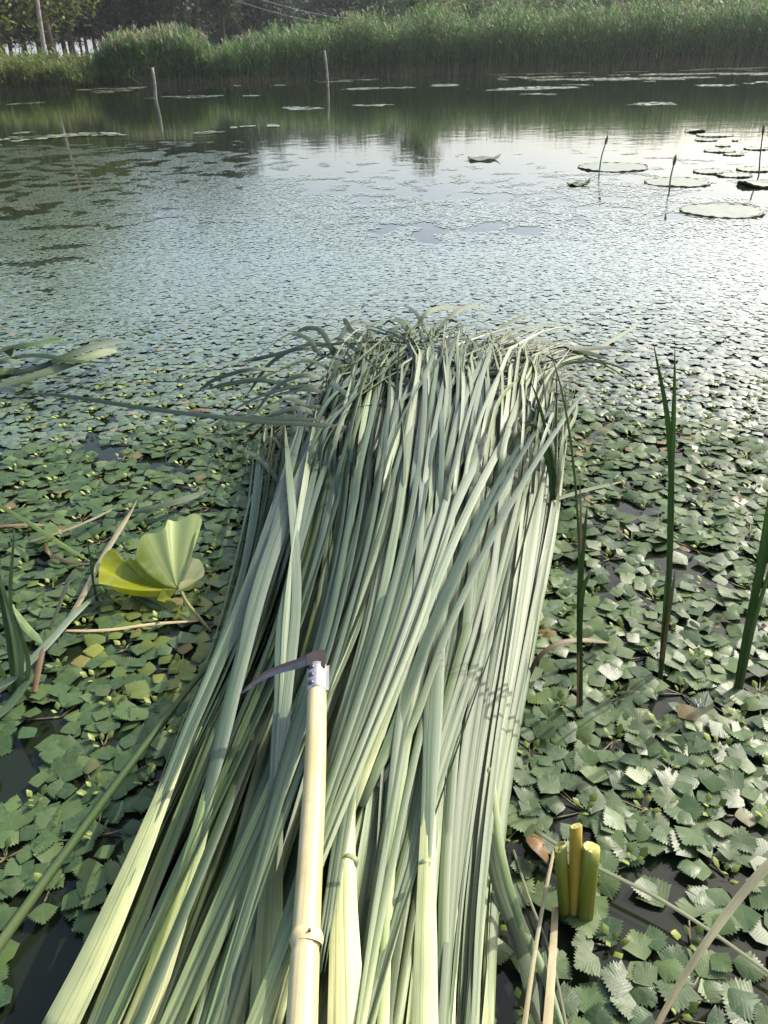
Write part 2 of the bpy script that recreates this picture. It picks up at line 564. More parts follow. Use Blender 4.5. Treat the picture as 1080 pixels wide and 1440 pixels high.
def tree_mesh(h, cb, rad, leafsize, nclus, per, seed, mat, squash=1.0):
    rd = random.Random(seed)
    mt = MB()
    lean = rd.uniform(-.04, .04)
    trunk = [Vector((0, 0, -0.1)), Vector((lean * h * .3, 0, h * .3)), Vector((lean * h * .5, .02 * h, h * .62)), Vector((lean * h, .03 * h, h * .93))]
    r0 = 0.016 * h + .04
    sweep(mt, resample(trunk, 9), lambda s: r0 * (1 - .85 * s), lambda s: r0 * (1 - .85 * s), TUBE6, (1, 0, 0))
    cl = []
    for k in range(9):
        s = cb / h + (0.9 - cb / h) * (k + .3) / 9
        p = Vector((lean * h * s, .02 * h * s, h * s))
        a = k * 2.4 + rd.uniform(-.4, .4)
        e = p + Vector((math.cos(a), math.sin(a), rd.uniform(.2, .7))) * rad * rd.uniform(.55, .85)
        sweep(mt, resample([p, p.lerp(e, .5) + Vector((0, 0, .06 * rad)), e], 5), lambda q: .045 * (1 - .75 * q) * h / 9, lambda q: .045 * (1 - .75 * q) * h / 9, TUBE6, (1, 0, 0))
        cl += [e, p.lerp(e, .6)]
    mc = MB()
    cz = (cb + h) / 2
    while len(cl) < nclus:
        u = Vector((rd.gauss(0, 1), rd.gauss(0, 1), rd.gauss(0, 1))).normalized() * rd.random() ** .45
        zz = cz + u.z * (h - cb) / 2
        prof = 1.0 - .35 * max(0, u.z)
        if noise.noise(Vector((u.x * 1.6 + seed, u.y * 1.6, u.z * 1.6))) < -.22:
            continue
        cl.append(Vector((u.x * rad * prof, u.y * rad * prof * squash, zz)))
    for c in cl:
        cr = rad * rd.uniform(.16, .30)
        for i in range(per):
            o = Vector((rd.gauss(0, 1), rd.gauss(0, 1), rd.gauss(0, .8))) * cr * .6
            d1 = Vector((rd.gauss(0, 1), rd.gauss(0, 1), rd.gauss(0, .6))).normalized()
            d2 = d1.orthogonal().normalized()
            d2 = Matrix.Rotation(rd.uniform(0, 6.28), 3, d1) @ d2
            s = leafsize * rd.uniform(.6, 1.3)
            p = c + o
            mc.add([p - d1 * s, p + d2 * s * .45, p + d1 * s, p - d2 * s * .45], [(0, 1, 2, 3)])
    return mt.mesh('trunk', M_BARK), mc.mesh('crown', mat, smooth=False)


M_CR_LIGHT = mat_simple('poplar_leaf', (0.085, 0.135, 0.03), (0.14, 0.18, 0.035), .8, .5, .3, .45)
M_CR_DARK = mat_simple('grove_leaf', (0.034, 0.060, 0.032), (0.055, 0.082, 0.042), .6, .55, .25, .3)
M_CR_MID = mat_simple('willow_leaf', (0.075, 0.12, 0.042), (0.11, 0.15, 0.05), .7, .55, .25, .42)
KINDS = {
    'light': [tree_mesh(12.5, 1.15, 4.2, .15, 190, 40, 3, M_CR_LIGHT), tree_mesh(11.5, 1.3, 3.8, .15, 180, 40, 4, M_CR_LIGHT)],
    'dark': [tree_mesh(10.0, 2.4, 2.6, .2, 110, 36, 5, M_CR_DARK), tree_mesh(9.0, 2.6, 2.3, .2, 100, 36, 6, M_CR_DARK), tree_mesh(11.0, 2.1, 2.8, .2, 110, 36, 7, M_CR_DARK)],
    'low': [tree_mesh(7.0, .7, 3.0, .20, 120, 40, 8, M_CR_DARK), tree_mesh(6.4, .6, 2.7, .20, 120, 40, 9, M_CR_DARK)],
    'mid': [tree_mesh(5.4, .5, 2.6, .13, 100, 34, 10, M_CR_MID), tree_mesh(4.9, .4, 2.8, .13, 100, 34, 12, M_CR_MID)],
    'bush': [tree_mesh(5.3, .3, 2.0, .12, 130, 36, 13, M_CR_MID)],
}
cnt = {}


def tree(kind, px, D, scale, label, cat, group):
    i = cnt.get(kind, 0); cnt[kind] = i + 1
    mt, mc = KINDS[kind][i % len(KINDS[kind])]
    x = (px - 540) * D * 0.000793
    e = empty('tree', (x, D, ground_z(x, D) - .05), label, cat, group)
    e.scale = (scale, scale, scale * random.uniform(.93, 1.07))
    e.rotation_euler = (0, 0, random.uniform(0, 6.28))
    for nm, me in (('trunk', mt), ('crown', mc)):
        o = bpy.data.objects.new(nm, me)
        COL.objects.link(o)
        o.parent = e


for px, D, s in ((-150, 58, 1.25), (-60, 60, 1.35), (18, 57, 1.3), (92, 61, 1.25)):
    tree('light', px, D, s, 'tall light green leafy tree beside the utility pole', 'tree', 'light green trees by the utility pole')
for row, (D0, step) in enumerate(((72, 27), (84, 23), (97, 21), (112, 22))):
    px = -170 + row * 9
    while px < 345:
        tree('dark', px + random.uniform(-7, 7), D0 + random.uniform(-4, 4), random.uniform(.8, 1.1), 'slender bare-trunked tree in the %s row of the grove behind the %s' % (('front', 'second', 'third', 'rearmost')[row], 'low bright grass' if px < 170 else 'dark reed clump'), 'tree', 'slender grove trees, row %d, behind the %s' % (row + 1, 'grass' if px < 170 else 'reed clump'))
        px += step * random.uniform(.8, 1.25)
for px, D0 in [(p, 92) for p in range(315, 570, 24)] + [(p, 112) for p in range(320, 1130, 26)] + [(p, 132) for p in range(330, 660, 20)]:
    tree('low', px + random.uniform(-6, 6), D0 + random.uniform(-6, 6), random.uniform(.85, 1.1), 'dark rounded tree low behind the tall reed bed', 'tree', 'dark trees behind the reed bed')
tree('bush', 607, 63, 1.12, 'single rounded bushy tree rising above the reeds, mirrored in the pond', 'tree', None)
for px in range(640, 1150, 22):
    tree('mid', px, 78 + random.uniform(-8, 8), random.uniform(.85, 1.08), 'pale green spreading tree just behind the tall reed bed', 'tree', 'pale trees behind the reed bed')

# ------------------------------------------------------------------ utility pole, wires, stakes
M_WOODG = mat_simple('weathered_wood', (0.22, 0.20, 0.17), (0.34, 0.31, 0.27), 6.0, .85, .1, 0, .5, .02, False)
m = NT('wire_metal'); m.set((0.25, 0.26, 0.27), .45); M_WIRE = m.mat
yp = 56.0
pb = PY(60, 71, yp)
pt = pb + Vector((.75, 0, 8.2))
e = empty('utility_pole', (pb.x, pb.y, .6), 'tall pale utility pole among the light green trees', 'utility pole')
mb = MB(); sweep(mb, resample([Vector((pb.x, pb.y, .4)), pt], 8), lambda s: .14 - .045 * s, lambda s: .14 - .045 * s, TUBE12, (1, 0, 0))
link('pole', mb.mesh('pole', M_WOODG), e)
mb = MB(); a = pt - Vector((0, 0, .5)); sweep(mb, [a + Vector((-.8, -.14, 0)), a + Vector((.8, -.14, 0))], lambda s: .05, lambda s: .06, [(-1, -1), (1, -1), (1, 1), (-1, 1)])
link('crossarm', mb.mesh('crossarm', M_WOODG, smooth=False), e)
for k, (dx, ex, ez) in enumerate(((-.6, -4.0, 1.7), (.6, -3.2, 2.3))):
    s0 = a + Vector((dx, -.14, .12))
    mb = MB(); sweep(mb, [s0 - Vector((0, 0, .1)), s0 + Vector((0, 0, .02))], lambda s: .035, lambda s: .035, TUBE6, (1, 0, 0))
    link('insulator', mb.mesh('insulator', M_WIRE), e)
    w1 = Vector((-2 + k, 84, 3.2 + .5 * k))
    p = [s0.lerp(w1, t) - Vector((0, 0, 4 * 1.3 * t * (1 - t))) for t in [i / 20 for i in range(21)]]
    mb = MB(); sweep(mb, p, lambda s: .009, lambda s: .009, TUBE6)
    tag(link('overhead_wire', mb.mesh('overhead_wire', M_WIRE)), 'sagging overhead wire running from the utility pole past the grove', 'wire', 'wires of the utility pole')

for (bx, by, tx, ty, r, lab) in ((219, 141, 214, 95, .055, 'short pale wooden stake in open water before the dark reed clump'),
                                 (461, 121, 456, 71, .055, 'tall leaning pale wooden stake before the long reed bed')):
    b = P(bx, by, 0)
    t = PY(tx, ty, b.y)
    mb = MB()
    sweep(mb, resample([b - Vector((0, 0, .4)), b, b.lerp(t, .5) + Vector((.02, 0, 0)), t], 8), lambda s: r * (1 - .2 * s), lambda s: r * (1 - .2 * s), TUBE12, (1, 0, 0))
    tag(link('wooden_stake', mb.mesh('wooden_stake', M_WOODG)), lab, 'stake')

# ------------------------------------------------------------------ heap outline (used to keep the leaf carpet out from under it)
LE = ([430, 520, 600, 700, 850, 1000, 1200, 1300, 1440], [412, 384, 370, 360, 322, 258, 178, 122, 62])
RE = ([430, 500, 600, 800, 1000, 1200, 1440], [745, 775, 790, 766, 735, 712, 702])
def gx(s, row):
    l = float(np.interp(row, *LE)); r = float(np.interp(row, *RE))
    return l + (r - l) * s


# ------------------------------------------------------------------ water chestnut carpet
def trapa_leaf_mesh(name, teeth, mat, bulge, wid=1.0, seed=0):
    rd = random.Random(seed)
    out = [(0.0, 0.0), (0.20 * wid, 0.13), (0.42 * wid, 0.36)]
    for k in range(teeth):
        a0 = (k + .25) / teeth; a1 = (k + 1.0) / teeth
        def arc(t, r):
            th = t * math.pi / 2
            c_ = .5 * wid * (.5 * math.cos(th) + .5 * (1 - t)) * r
            return (c_, 0.42 + 0.54 * (.5 * math.sin(th) + .5 * t) * r)
        out.append(arc(a0, 1.03 + rd.uniform(-.02, .03)))
        if k < teeth - 1:
            out.append(arc(a1 * .97, 0.84))
    right = out[1:]
    pts = [out[0]] + right + [(-x, y) for (x, y) in reversed(right) if x > 0.02]
    V = [(0, 0.40, bulge)] + [(x, y, -bulge * .2 + .10 * abs(x) * (1 if bulge < .05 else -1) + rd.uniform(-.008, .008) - .12 * max(0, y - .6) ** 1.5) for x, y in pts]
    n = len(pts)
    Fc = [(0, 1 + i, 1 + (i + 1) % n) for i in range(n)]
    mb = MB(); mb.add(V, Fc, [(v[0] + .5, v[1]) for v in V])
    return mb.mesh(name, mat)


LEAFS = [trapa_leaf_mesh('leaf', 7, M_TRAPA, b, w, i) for i, (b, w) in enumerate(((.02, 1.08), (.045, 1.16), (.06, 1.0), (.015, 1.22), (.035, 1.12)))]
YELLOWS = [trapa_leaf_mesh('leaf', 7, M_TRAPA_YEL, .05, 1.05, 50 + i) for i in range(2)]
YOUNGS = [trapa_leaf_mesh('young_leaf', 4, M_YOUNG, .08, .72, 30 + i) for i in range(2)]
_mp = MB(); sweep(_mp, resample([Vector((0, 0, 0)), Vector((0, .5, -.02)), Vector((0, 1, 0))], 5), lambda s: .022, lambda s: .03, TUBE6)
PETI = _mp.mesh('petiole', M_PETI)

HOLES = [(15, 1090, 55), (60, 1375, 70), (55, 1440, 70), (110, 1400, 45), (945, 1232, 34), (870, 1285, 32), (905, 1290, 30), (1055, 1335, 28), (765, 1240, 30),
         (740, 1330, 35), (790, 1330, 38), (155, 640, 26), (130, 628, 22), (225, 655, 24), (205, 648, 20), (250, 885, 25), (800, 800, 22), (870, 810, 25),
         (950, 800, 30), (1000, 815, 22), (880, 720, 26), (930, 1000, 22), (1065, 1190, 26), (760, 1180, 26), (820, 760, 22), (700, 1380, 30),
         (120, 915, 25), (60, 790, 18), (150, 715, 20), (320, 640, 14), (930, 900, 18), (1050, 880, 22), (850, 880, 15), (240, 1250, 30), (140, 1230, 24)]
HOLES = [(P(x, y, 0), r) for x, y, r in HOLES]
HOLES = [(c, r * (c - CP).length / FPX) for c, r in HOLES]


def in_hole(x, y, f=1.0):
    for c, r in HOLES:
        if (x - c.x) ** 2 + ((y - c.y) * .62) ** 2 < (r * f) ** 2:
            return True
    return False


def under_heap(x, y, m=0.0):
    px, py = proj((x, y, 0.02))
    if py < 470 or y > 2.9:
        return False
    if py > 1440:
        return 40 < px < 700
    return gx(m, py) < px < gx(1 - m, py)


PADS = [(863, 234, 96), (952, 255, 88), (1016, 295, 112), (1072, 258, 62), (1002, 240, 52), (1033, 245, 48), (1062, 237, 50),
        (1005, 189, 50), (993, 196, 30), (1012, 211, 42), (1032, 216, 28), (1064, 208, 34), (978, 184, 27), (813, 259, 36), (679, 223, 46)]


def cover(px, py, x, y):
    """chance that a floating leaf grows here"""
    if py < 330:
        for a, b, w in PADS:
            if (px - a) ** 2 + ((py - b) * 5.5) ** 2 < (w * .5) ** 2:
                return 0.0
    nz = noise.noise(Vector((x * 1.1, y * 1.1, 0))) * .45 + noise.noise(Vector((x * 4.1, y * 4.1, 4))) * .6
    if py > 440:
        return 1.0 if nz > -.52 else 0.25
    left = max(0.0, 1 - px / 330.0)
    th = float(np.interp(py, [150, 190, 215, 245, 300, 440], [.62, .5, .25, -.1, -.48, -.6]))
    if left > 0:
        th2 = float(np.interp(py, [125, 160, 185, 215, 300, 440], [.75, .5, .20, .02, -.12, -.35]))
        th = th * (1 - min(1, left * 2)) + th2 * min(1, left * 2)
    if px > 330:
        w = min(1.0, (px - 330) / 150.0)
        th = th * (1 - w) + w * max(th, float(np.interp(py, [175, 205, 235, 265, 300, 345, 400], [.8, .5, .28, .08, -.10, -.32, -.6])))
    return float(np.interp(nz - th, [-.12, .12], [0.0, 1.0]))


# rosette centres: dart throwing over the near water
cells = {}
CELL = .094
cent = []


def far_enough(x, y, r):
    cx, cy = int(math.floor(x / CELL)), int(math.floor(y / CELL))
    for i in range(cx - 1, cx + 2):
        for j in range(cy - 1, cy + 2):
            for (a, b) in cells.get((i, j), ()):
                if (a - x) ** 2 + (b - y) ** 2 < r * r:
                    return False
    return True


for _ in range(150000):
    y = .35 + 5.0 * random.random() ** .75
    hw = .95 * y + .75
    x = random.uniform(-hw, hw)
    px, py = proj((x, y, 0))
    if py > 2600:
        continue
    if under_heap(x, y, .04) or in_hole(x, y, .9) or not far_enough(x, y, CELL):
        continue
    if random.random() > cover(px, py, x, y):
        continue
    cells.setdefault((int(math.floor(x / CELL)), int(math.floor(y / CELL))), []).append((x, y))
    cent.append((x, y))
def in_view(c):
    px, py = proj((c[0], c[1], 0))
    return -50 < px < 1130 and py < 1540


cent.sort(key=lambda c: (0 if in_view(c) else 1, c[0] ** 2 + c[1] ** 2))
print('rosettes', len(cent))
NPART, NSINGLE = 185, 300


def rosette_leaves(rd, x, y):
    """(offset, yaw, size, tilt axis angles, young?)"""
    n = rd.randint(19, 25)
    rad = rd.uniform(.080, .118)
    a0 = rd.uniform(0, 6.28)
    res = []
    for k in range(n):
        t = (k + .5) / n
        a = a0 + k * 2.39996 + rd.uniform(-.2, .2)
        r = rad * (.14 + .86 * t ** .8)
        size = .024 + .028 * min(1.0, t * 1.6) * rd.uniform(.7, 1.25)
        young = k < 5
        rr = r - size * .45
        if young:
            size = .014 + .002 * k
            rr = .002 + .003 * k
        z = .004 + .009 * (1 - t) + rd.uniform(0, .007)
        tilt = rd.gauss(0.07, .10) if not young else rd.uniform(.5, .95)
        roll = rd.gauss(0, .13)
        res.append((x + math.cos(a) * rr, y + math.sin(a) * rr, z, a - math.pi / 2 + rd.gauss(0, .22), size, tilt, roll, young))
    return res


def flat(y):
    return 1 - .86 * min(1.0, max(0.0, (y - 1.7) / 2.4))


LAND = {'l': [(215, 790, 'round the folded yellow-green lotus leaf'), (20, 890, 'beside the pale green tuft at the pond edge'), (140, 1120, 'along the loose round stalk'),
              (60, 1300, 'by the open water at the loose stalk'), (80, 500, 'near the far tuft of bent dark leaves'), (190, 650, 'between the lotus leaf and the far bent tuft'),
              (330, 600, 'under the dark leaf tips at the heap corner'), (270, 1000, 'between the lotus stem and the heap')],
        'r': [(815, 1230, 'round the three cut stubs'), (1010, 1330, 'under the long arching tan leaf'), (1037, 978, 'round the thick leaning green shoot'), (931, 955, 'around the tall pair of leaves'),
              (819, 998, 'around the broken-leaf shoot'), (779, 728, 'round the bushy shoot against the heap'), (900, 1120, 'between the stubs and the upright shoots'), (960, 700, 'beyond the upright pair of leaves'), (900, 560, 'off the heap corner past the bushy shoot')]}


def ros_label(sd, px, py):
    w = min(LAND[sd], key=lambda q: (q[0] - px) ** 2 + (q[1] - py) ** 2)[2]
    return 'floating rosette of toothed leaves ' + w, 'leaf rosettes ' + w


rd = random.Random(5)
for i, (x, y) in enumerate(cent[:NPART]):
    px, py = proj((x, y, 0))
    sd = 'l' if px < gx(.5, min(1440, max(440, py))) else 'r'
    lv = [q for q in rosette_leaves(rd, x, y) if not in_hole(q[0], q[1], .75)]
    if len(lv) < 6:
        continue
    lab, grp = ros_label(sd, px, py)
    e = empty('water_chestnut', (x, y, 0.0), lab, 'water plant', grp)
    for (lx, ly, z, yaw, size, tilt, roll, young) in lv:
        me = rd.choice(YOUNGS) if young else rd.choice(YELLOWS if math.hypot(px - 235, py - 910) < 95 and rd.random() < .8 else LEAFS)  # sunlit patch below the lotus leaf, done by leaf colour
        o = bpy.data.objects.new('young_leaf' if young else 'leaf', me)
        COL.objects.link(o)
        o.parent = e
        o.location = (lx - x, ly - y, z)
        o.rotation_euler = (tilt * flat(y) ** .5, roll * flat(y) ** .5, yaw)
        o.scale = (size, size, size)
        if not young and rd.random() < .22:
            pe = bpy.data.objects.new('petiole', PETI)
            COL.objects.link(pe)
            pe.parent = e
            v = Vector((lx - x, ly - y, 0))
            L = v.length
            pe.location = (0, 0, .002)
            pe.rotation_euler = (math.atan2(z - .004, L), 0, math.atan2(v.y, v.x) - math.pi / 2)
            pe.scale = (.07, L, .07)


def leaf_template(me):
    n = len(me.vertices)
    v = np.empty(n * 3); me.vertices.foreach_get('co', v)
    f = [tuple(p.vertices) for p in me.polygons]
    return v.reshape(-1, 3), f


def rot_mats(tilt, roll, yaw):
    cx, sx, cy, sy, cz, sz = np.cos(tilt), np.sin(tilt), np.cos(roll), np.sin(roll), np.cos(yaw), np.sin(yaw)
    m = np.empty((len(yaw), 3, 3))
    m[:, 0, 0] = cz * cy; m[:, 0, 1] = cz * sy * sx - sz * cx; m[:, 0, 2] = cz * sy * cx + sz * sx
    m[:, 1, 0] = sz * cy; m[:, 1, 1] = sz * sy * sx + cz * cx; m[:, 1, 2] = sz * sy * cx - cz * sx
    m[:, 2, 0] = -sy; m[:, 2, 1] = cy * sx; m[:, 2, 2] = cy * cx
    return m


def leaves_mesh(name, arr, tv, tf, mats, origin=(0, 0, 0), midx=None):
    """many small leaves as real faces in one mesh; arr rows: x y z yaw size tilt roll"""
    arr = np.asarray(arr, dtype=float)
    m = rot_mats(arr[:, 5], arr[:, 6], arr[:, 3])
    v = np.einsum('nij,kj->nki', m, tv) * arr[:, 4][:, None, None] + arr[:, None, 0:3] - np.asarray(origin)
    N, K = len(arr), len(tv)
    tri = np.asarray(tf, dtype=np.int32)
    fi = (tri[None] + (np.arange(N) * K)[:, None, None]).reshape(-1, 3)
    me = bpy.data.meshes.new(name)
    me.vertices.add(N * K)
    me.vertices.foreach_set('co', v.astype(np.float32).ravel())
    me.loops.add(fi.size)
    me.loops.foreach_set('vertex_index', fi.astype(np.int32).ravel())
    me.polygons.add(len(fi))
    me.polygons.foreach_set('loop_start', np.arange(0, fi.size, 3, dtype=np.int32))
    if midx is not None:
        me.polygons.foreach_set('material_index', np.repeat(np.asarray(midx, dtype=np.int32), len(tri)))
    me.polygons.foreach_set('use_smooth', np.ones(len(fi), dtype=bool))
    uvl = me.uv_layers.new(name='UVMap')
    uvt = np.stack([tv[:, 0] + .5, tv[:, 1]], 1)
    uvl.data.foreach_set('uv', np.tile(uvt, (N, 1))[fi.ravel()].astype(np.float32).ravel())
    for mt in mats:
        me.materials.append(mt)
    me.update(calc_edges=True)
    me.validate()
    return me


TV, TF = leaf_template(trapa_leaf_mesh('t', 4, M_TRAPA, .05, 1.05, 77))
for (x, y) in cent[NPART:NSINGLE]:
    lv = [q for q in rosette_leaves(rd, x, y) if not in_hole(q[0], q[1], .75)]
    if len(lv) < 6:
        continue
    px, py = proj((x, y, 0))
    sd = 'l' if px < gx(.5, min(1440, max(440, py))) else 'r'
    me = leaves_mesh('water_chestnut', [(q[0], q[1], q[2] * (.3 + .7 * flat(y)), q[3], q[4] * .94, q[5] * flat(y), q[6] * flat(y)) for q in lv], TV, TF, (M_TRAPA_MID, M_YOUNG), (x, y, 0), [1 if q[7] else 0 for q in lv])
    o = link('water_chestnut', me, None, (x, y, 0))
    lab, grp = ros_label(sd, px, py)
    tag(o, lab, 'water plant', grp)

# the carpet beyond, nobody could count it
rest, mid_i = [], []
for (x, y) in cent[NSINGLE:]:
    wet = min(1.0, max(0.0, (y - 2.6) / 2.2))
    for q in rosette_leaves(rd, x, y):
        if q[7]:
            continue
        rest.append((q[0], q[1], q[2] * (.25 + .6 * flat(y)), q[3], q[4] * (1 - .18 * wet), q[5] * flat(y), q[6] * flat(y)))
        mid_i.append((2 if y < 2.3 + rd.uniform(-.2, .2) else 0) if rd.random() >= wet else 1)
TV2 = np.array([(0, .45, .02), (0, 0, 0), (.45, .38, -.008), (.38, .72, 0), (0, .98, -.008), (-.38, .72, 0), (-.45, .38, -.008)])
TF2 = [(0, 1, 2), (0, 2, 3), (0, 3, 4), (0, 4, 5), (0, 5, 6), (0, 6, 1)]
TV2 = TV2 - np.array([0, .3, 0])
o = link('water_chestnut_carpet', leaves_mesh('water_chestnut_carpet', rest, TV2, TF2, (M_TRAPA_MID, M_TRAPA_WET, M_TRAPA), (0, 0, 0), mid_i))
tag(o, 'dense carpet of floating green leaves around the far end of the heap', 'water plants', kind='stuff')
print('carpet leaves', len(rest))
fine = []
N = 470000
ys = rng.uniform(3.1 ** 1.35, 13.5 ** 1.35, N) ** (1 / 1.35)
xsr = rng.uniform(-1, 1, N) * (.80 * ys + .3)
for x, y in zip(xsr.tolist(), ys.tolist()):
    if y < 5.0 and (random.random() > (y - 3.0) / 2.0 or under_heap(x, y, .0)):
        continue
    px, py = proj((x, y, 0))
    if -330 < px < 1410 and random.random() < cover(px, py, x, y):
        fine.append((x, y, random.uniform(.001, .0045), random.uniform(0, 6.28), random.uniform(.026, .046), random.gauss(0, .010), random.gauss(0, .010)))
TV4 = np.array([(0, -.45, 0), (.46, 0, 0), (0, .5, 0), (-.46, 0, 0)], dtype=float)
o = link('water_chestnut_carpet', leaves_mesh('water_chestnut_carpet', fine, TV4, [(0, 1, 2), (0, 2, 3)], (M_TRAPA_WET,)))
tag(o, 'fine pale film of tiny floating leaves covering the open middle of the pond', 'water plants', kind='stuff')
print('fine leaves', len(fine))

# patches of round floating leaves far out
far = []
ang = np.linspace(0, 2 * math.pi, 9)[:-1]
TV3 = np.vstack([[0, 0, .0], np.stack([np.cos(ang) * .5, np.sin(ang) * .5, np.full(8, .01)], 1)])
TF3 = [(0, 1 + i, 1 + (i + 1) % 8) for i in range(8)]
for _ in range(112000):
    y = math.sqrt(random.uniform(12 ** 2, 46 ** 2))
    x = random.uniform(-1, 1) * (.75 * y)
    if y > bank_y(x) - .3:
        continue
    px, py = proj((x, y, 0))
    nz = noise.noise(Vector((x * .22, y * .30, 8))) * .7 + noise.noise(Vector((x * .9, y * .9, 2))) * .45
    rowc = py + (px - 540) * .026
    th = float(np.interp(rowc, [100, 112, 135, 150, 172, 190, 235], [.16, .24, .42, .40, .20, .14, .05]))
    if px < 380:
        th = float(np.interp(rowc, [100, 118, 135, 158, 172, 195, 240], [.30, .40, .42, .65, .50, .34, .2]))
    elif rowc > 158:
        th = float(np.interp(px, [380, 480, 700, 1080], [.15, .7, .8, .5]))
    elif px > 700 and rowc < 140:
        th -= .14
    if nz > th:
        far.append((x, y, random.uniform(.004, .012), random.uniform(0, 6.28), random.uniform(.10, .19), random.gauss(0, .03), random.gauss(0, .03)))
M_LILY = mat_simple('floating_leaf', (0.10, 0.14, 0.07), (0.15, 0.18, 0.09), 1.0, .38, .5)
o = link('floating_leaves', leaves_mesh('floating_leaves', far, TV3, TF3, (M_LILY,)))
tag(o, 'scattered patches of small round floating leaves toward the far bank', 'water plants', kind='stuff')
print('far leaves', len(far))

# ------------------------------------------------------------------ big rimmed lily pads
m = NT('lily_pad_top')
uv = m.uv()
sep = m.n('ShaderNodeSeparateXYZ'); m.l(uv, sep.inputs[0])
vv = m.math('ABSOLUTE', m.math('SINE', m.math('MULTIPLY', sep.outputs[0], 38.0)))
nz = m.noise(m.obj(), 14.0, 4.0)
col = m.mix(nz, (0.12, 0.15, 0.09), (0.20, 0.22, 0.14))
col = m.mix(m.math('MULTIPLY', m.ramp(vv, [(0, (1, 1, 1)), (.2, (0, 0, 0))]), .4), col, (.2, .23, .12))
m.set(col, .33, .5); m.bump(nz, .5, .01); M_PAD = m.mat
M_RIM = mat_simple('lily_pad_rim', (0.075, 0.10, 0.04), (0.13, 0.11, 0.06), 25.0, .5, .4, 0, .4, .01)


def lily_pad(px, py, wpx, label, group=None, wild=False, grp=True):
    c = P(px, py, .012)
    k = (c - CP).dot(F)
    r = wpx / 2 / FPX * k
    e = empty('lily_pad', (c.x, c.y, 0), label, 'lily pad', group)
    n, rings = 64, 5
    ph = random.uniform(0, 6)
    def rr(a):
        return r * (1 + .02 * math.sin(3 * a + ph) + .01 * math.sin(7 * a + 2 * ph) + (.05 * math.sin(5 * a) if wild else 0))
    V = [(c.x, c.y, .009)]; UVv = [(0, 0)]; Fc = []
    for j in range(1, rings + 1):
        t = j / rings
        for i in range(n):
            a = 2 * math.pi * i / n
            zz = .009 + .003 * t * math.sin(4 * a + ph) + (.015 * t * math.sin(2 * a + ph) + .012 if wild else 0)
            V.append((c.x + math.cos(a) * rr(a) * t, c.y + math.sin(a) * rr(a) * t, zz)); UVv.append((i / n, t))
    for i in range(n):
        Fc.append((0, 1 + i, 1 + (i + 1) % n))
        for j in range(rings - 1):
            a, b = 1 + j * n + i, 1 + j * n + (i + 1) % n
            Fc.append((a, a + n, b + n, b))
    mb = MB(); mb.add(V, Fc, UVv)
    link('pad_blade', mb.mesh('pad_blade', M_PAD), e)
    # upturned rim of uneven scallops, a real band with thickness
    mb = MB(); V, Fc = [], []
    nn = 96
    nb = random.randint(15, 21)
    for i in range(nn):
        a = 2 * math.pi * i / nn
        b = abs(math.sin(a * nb / 2 + ph)) ** 3
        hgt = .002 + .009 * b * (0.55 + 0.45 * math.sin(a * 5.3 + ph * 3)) * (r / .35) ** .5
        ro = rr(a)
        zz = .007 + .003 * math.sin(4 * a + ph) + (.015 * math.sin(2 * a + ph) + .012 if wild else 0)
        for (q, z2) in ((.0, -.016), (.002, .5 * hgt), (.006 * b, hgt), (-.012 - .012 * b, hgt * .9), (-.02, .002)):
            V.append((c.x + math.cos(a) * (ro + q), c.y + math.sin(a) * (ro + q), zz + z2))
    for i in range(nn):
        for j in range(5):
            a, b = i * 5 + j, i * 5 + (j + 1) % 5
            a2, b2 = ((i + 1) % nn) * 5 + j, ((i + 1) % nn) * 5 + (j + 1) % 5
            Fc.append((a, a2, b2, b))
    mb.add(V, Fc)
    link('rim', mb.mesh('rim', M_RIM), e)
    return e


lily_pad(863, 234, 96, 'round lily pad with beaded rim behind a leaning stalk')
lily_pad(952, 255, 88, 'round lily pad with a thin stalk rising before its front rim')
lily_pad(1016, 295, 112, 'largest smooth round lily pad, with green scallops on its front rim')
lily_pad(1072, 258, 62, 'dark crumpled lily pad at the foot of a tall thin stalk', None, True)
G = 'small lily pads in the cluster behind the large ones'
for (x, y, w) in ((1002, 240, 52), (1033, 245, 48), (1062, 237, 50)):
    lily_pad(x, y, w, 'mid-sized flat lily pad in the row touching the dark crumpled pad', 'mid-sized lily pads by the crumpled one')
for (x, y, w) in ((1005, 189, 50), (993, 196, 30), (1012, 211, 42), (1032, 216, 28), (1064, 208, 34), (1017, 204, 20), (1034, 197, 8)):
    lily_pad(x, y, w, 'small lily pad in the far cluster by the yellowing one', G)
lily_pad(978, 184, 27, 'small yellowing raised lily pad at the back of the cluster', None, True)

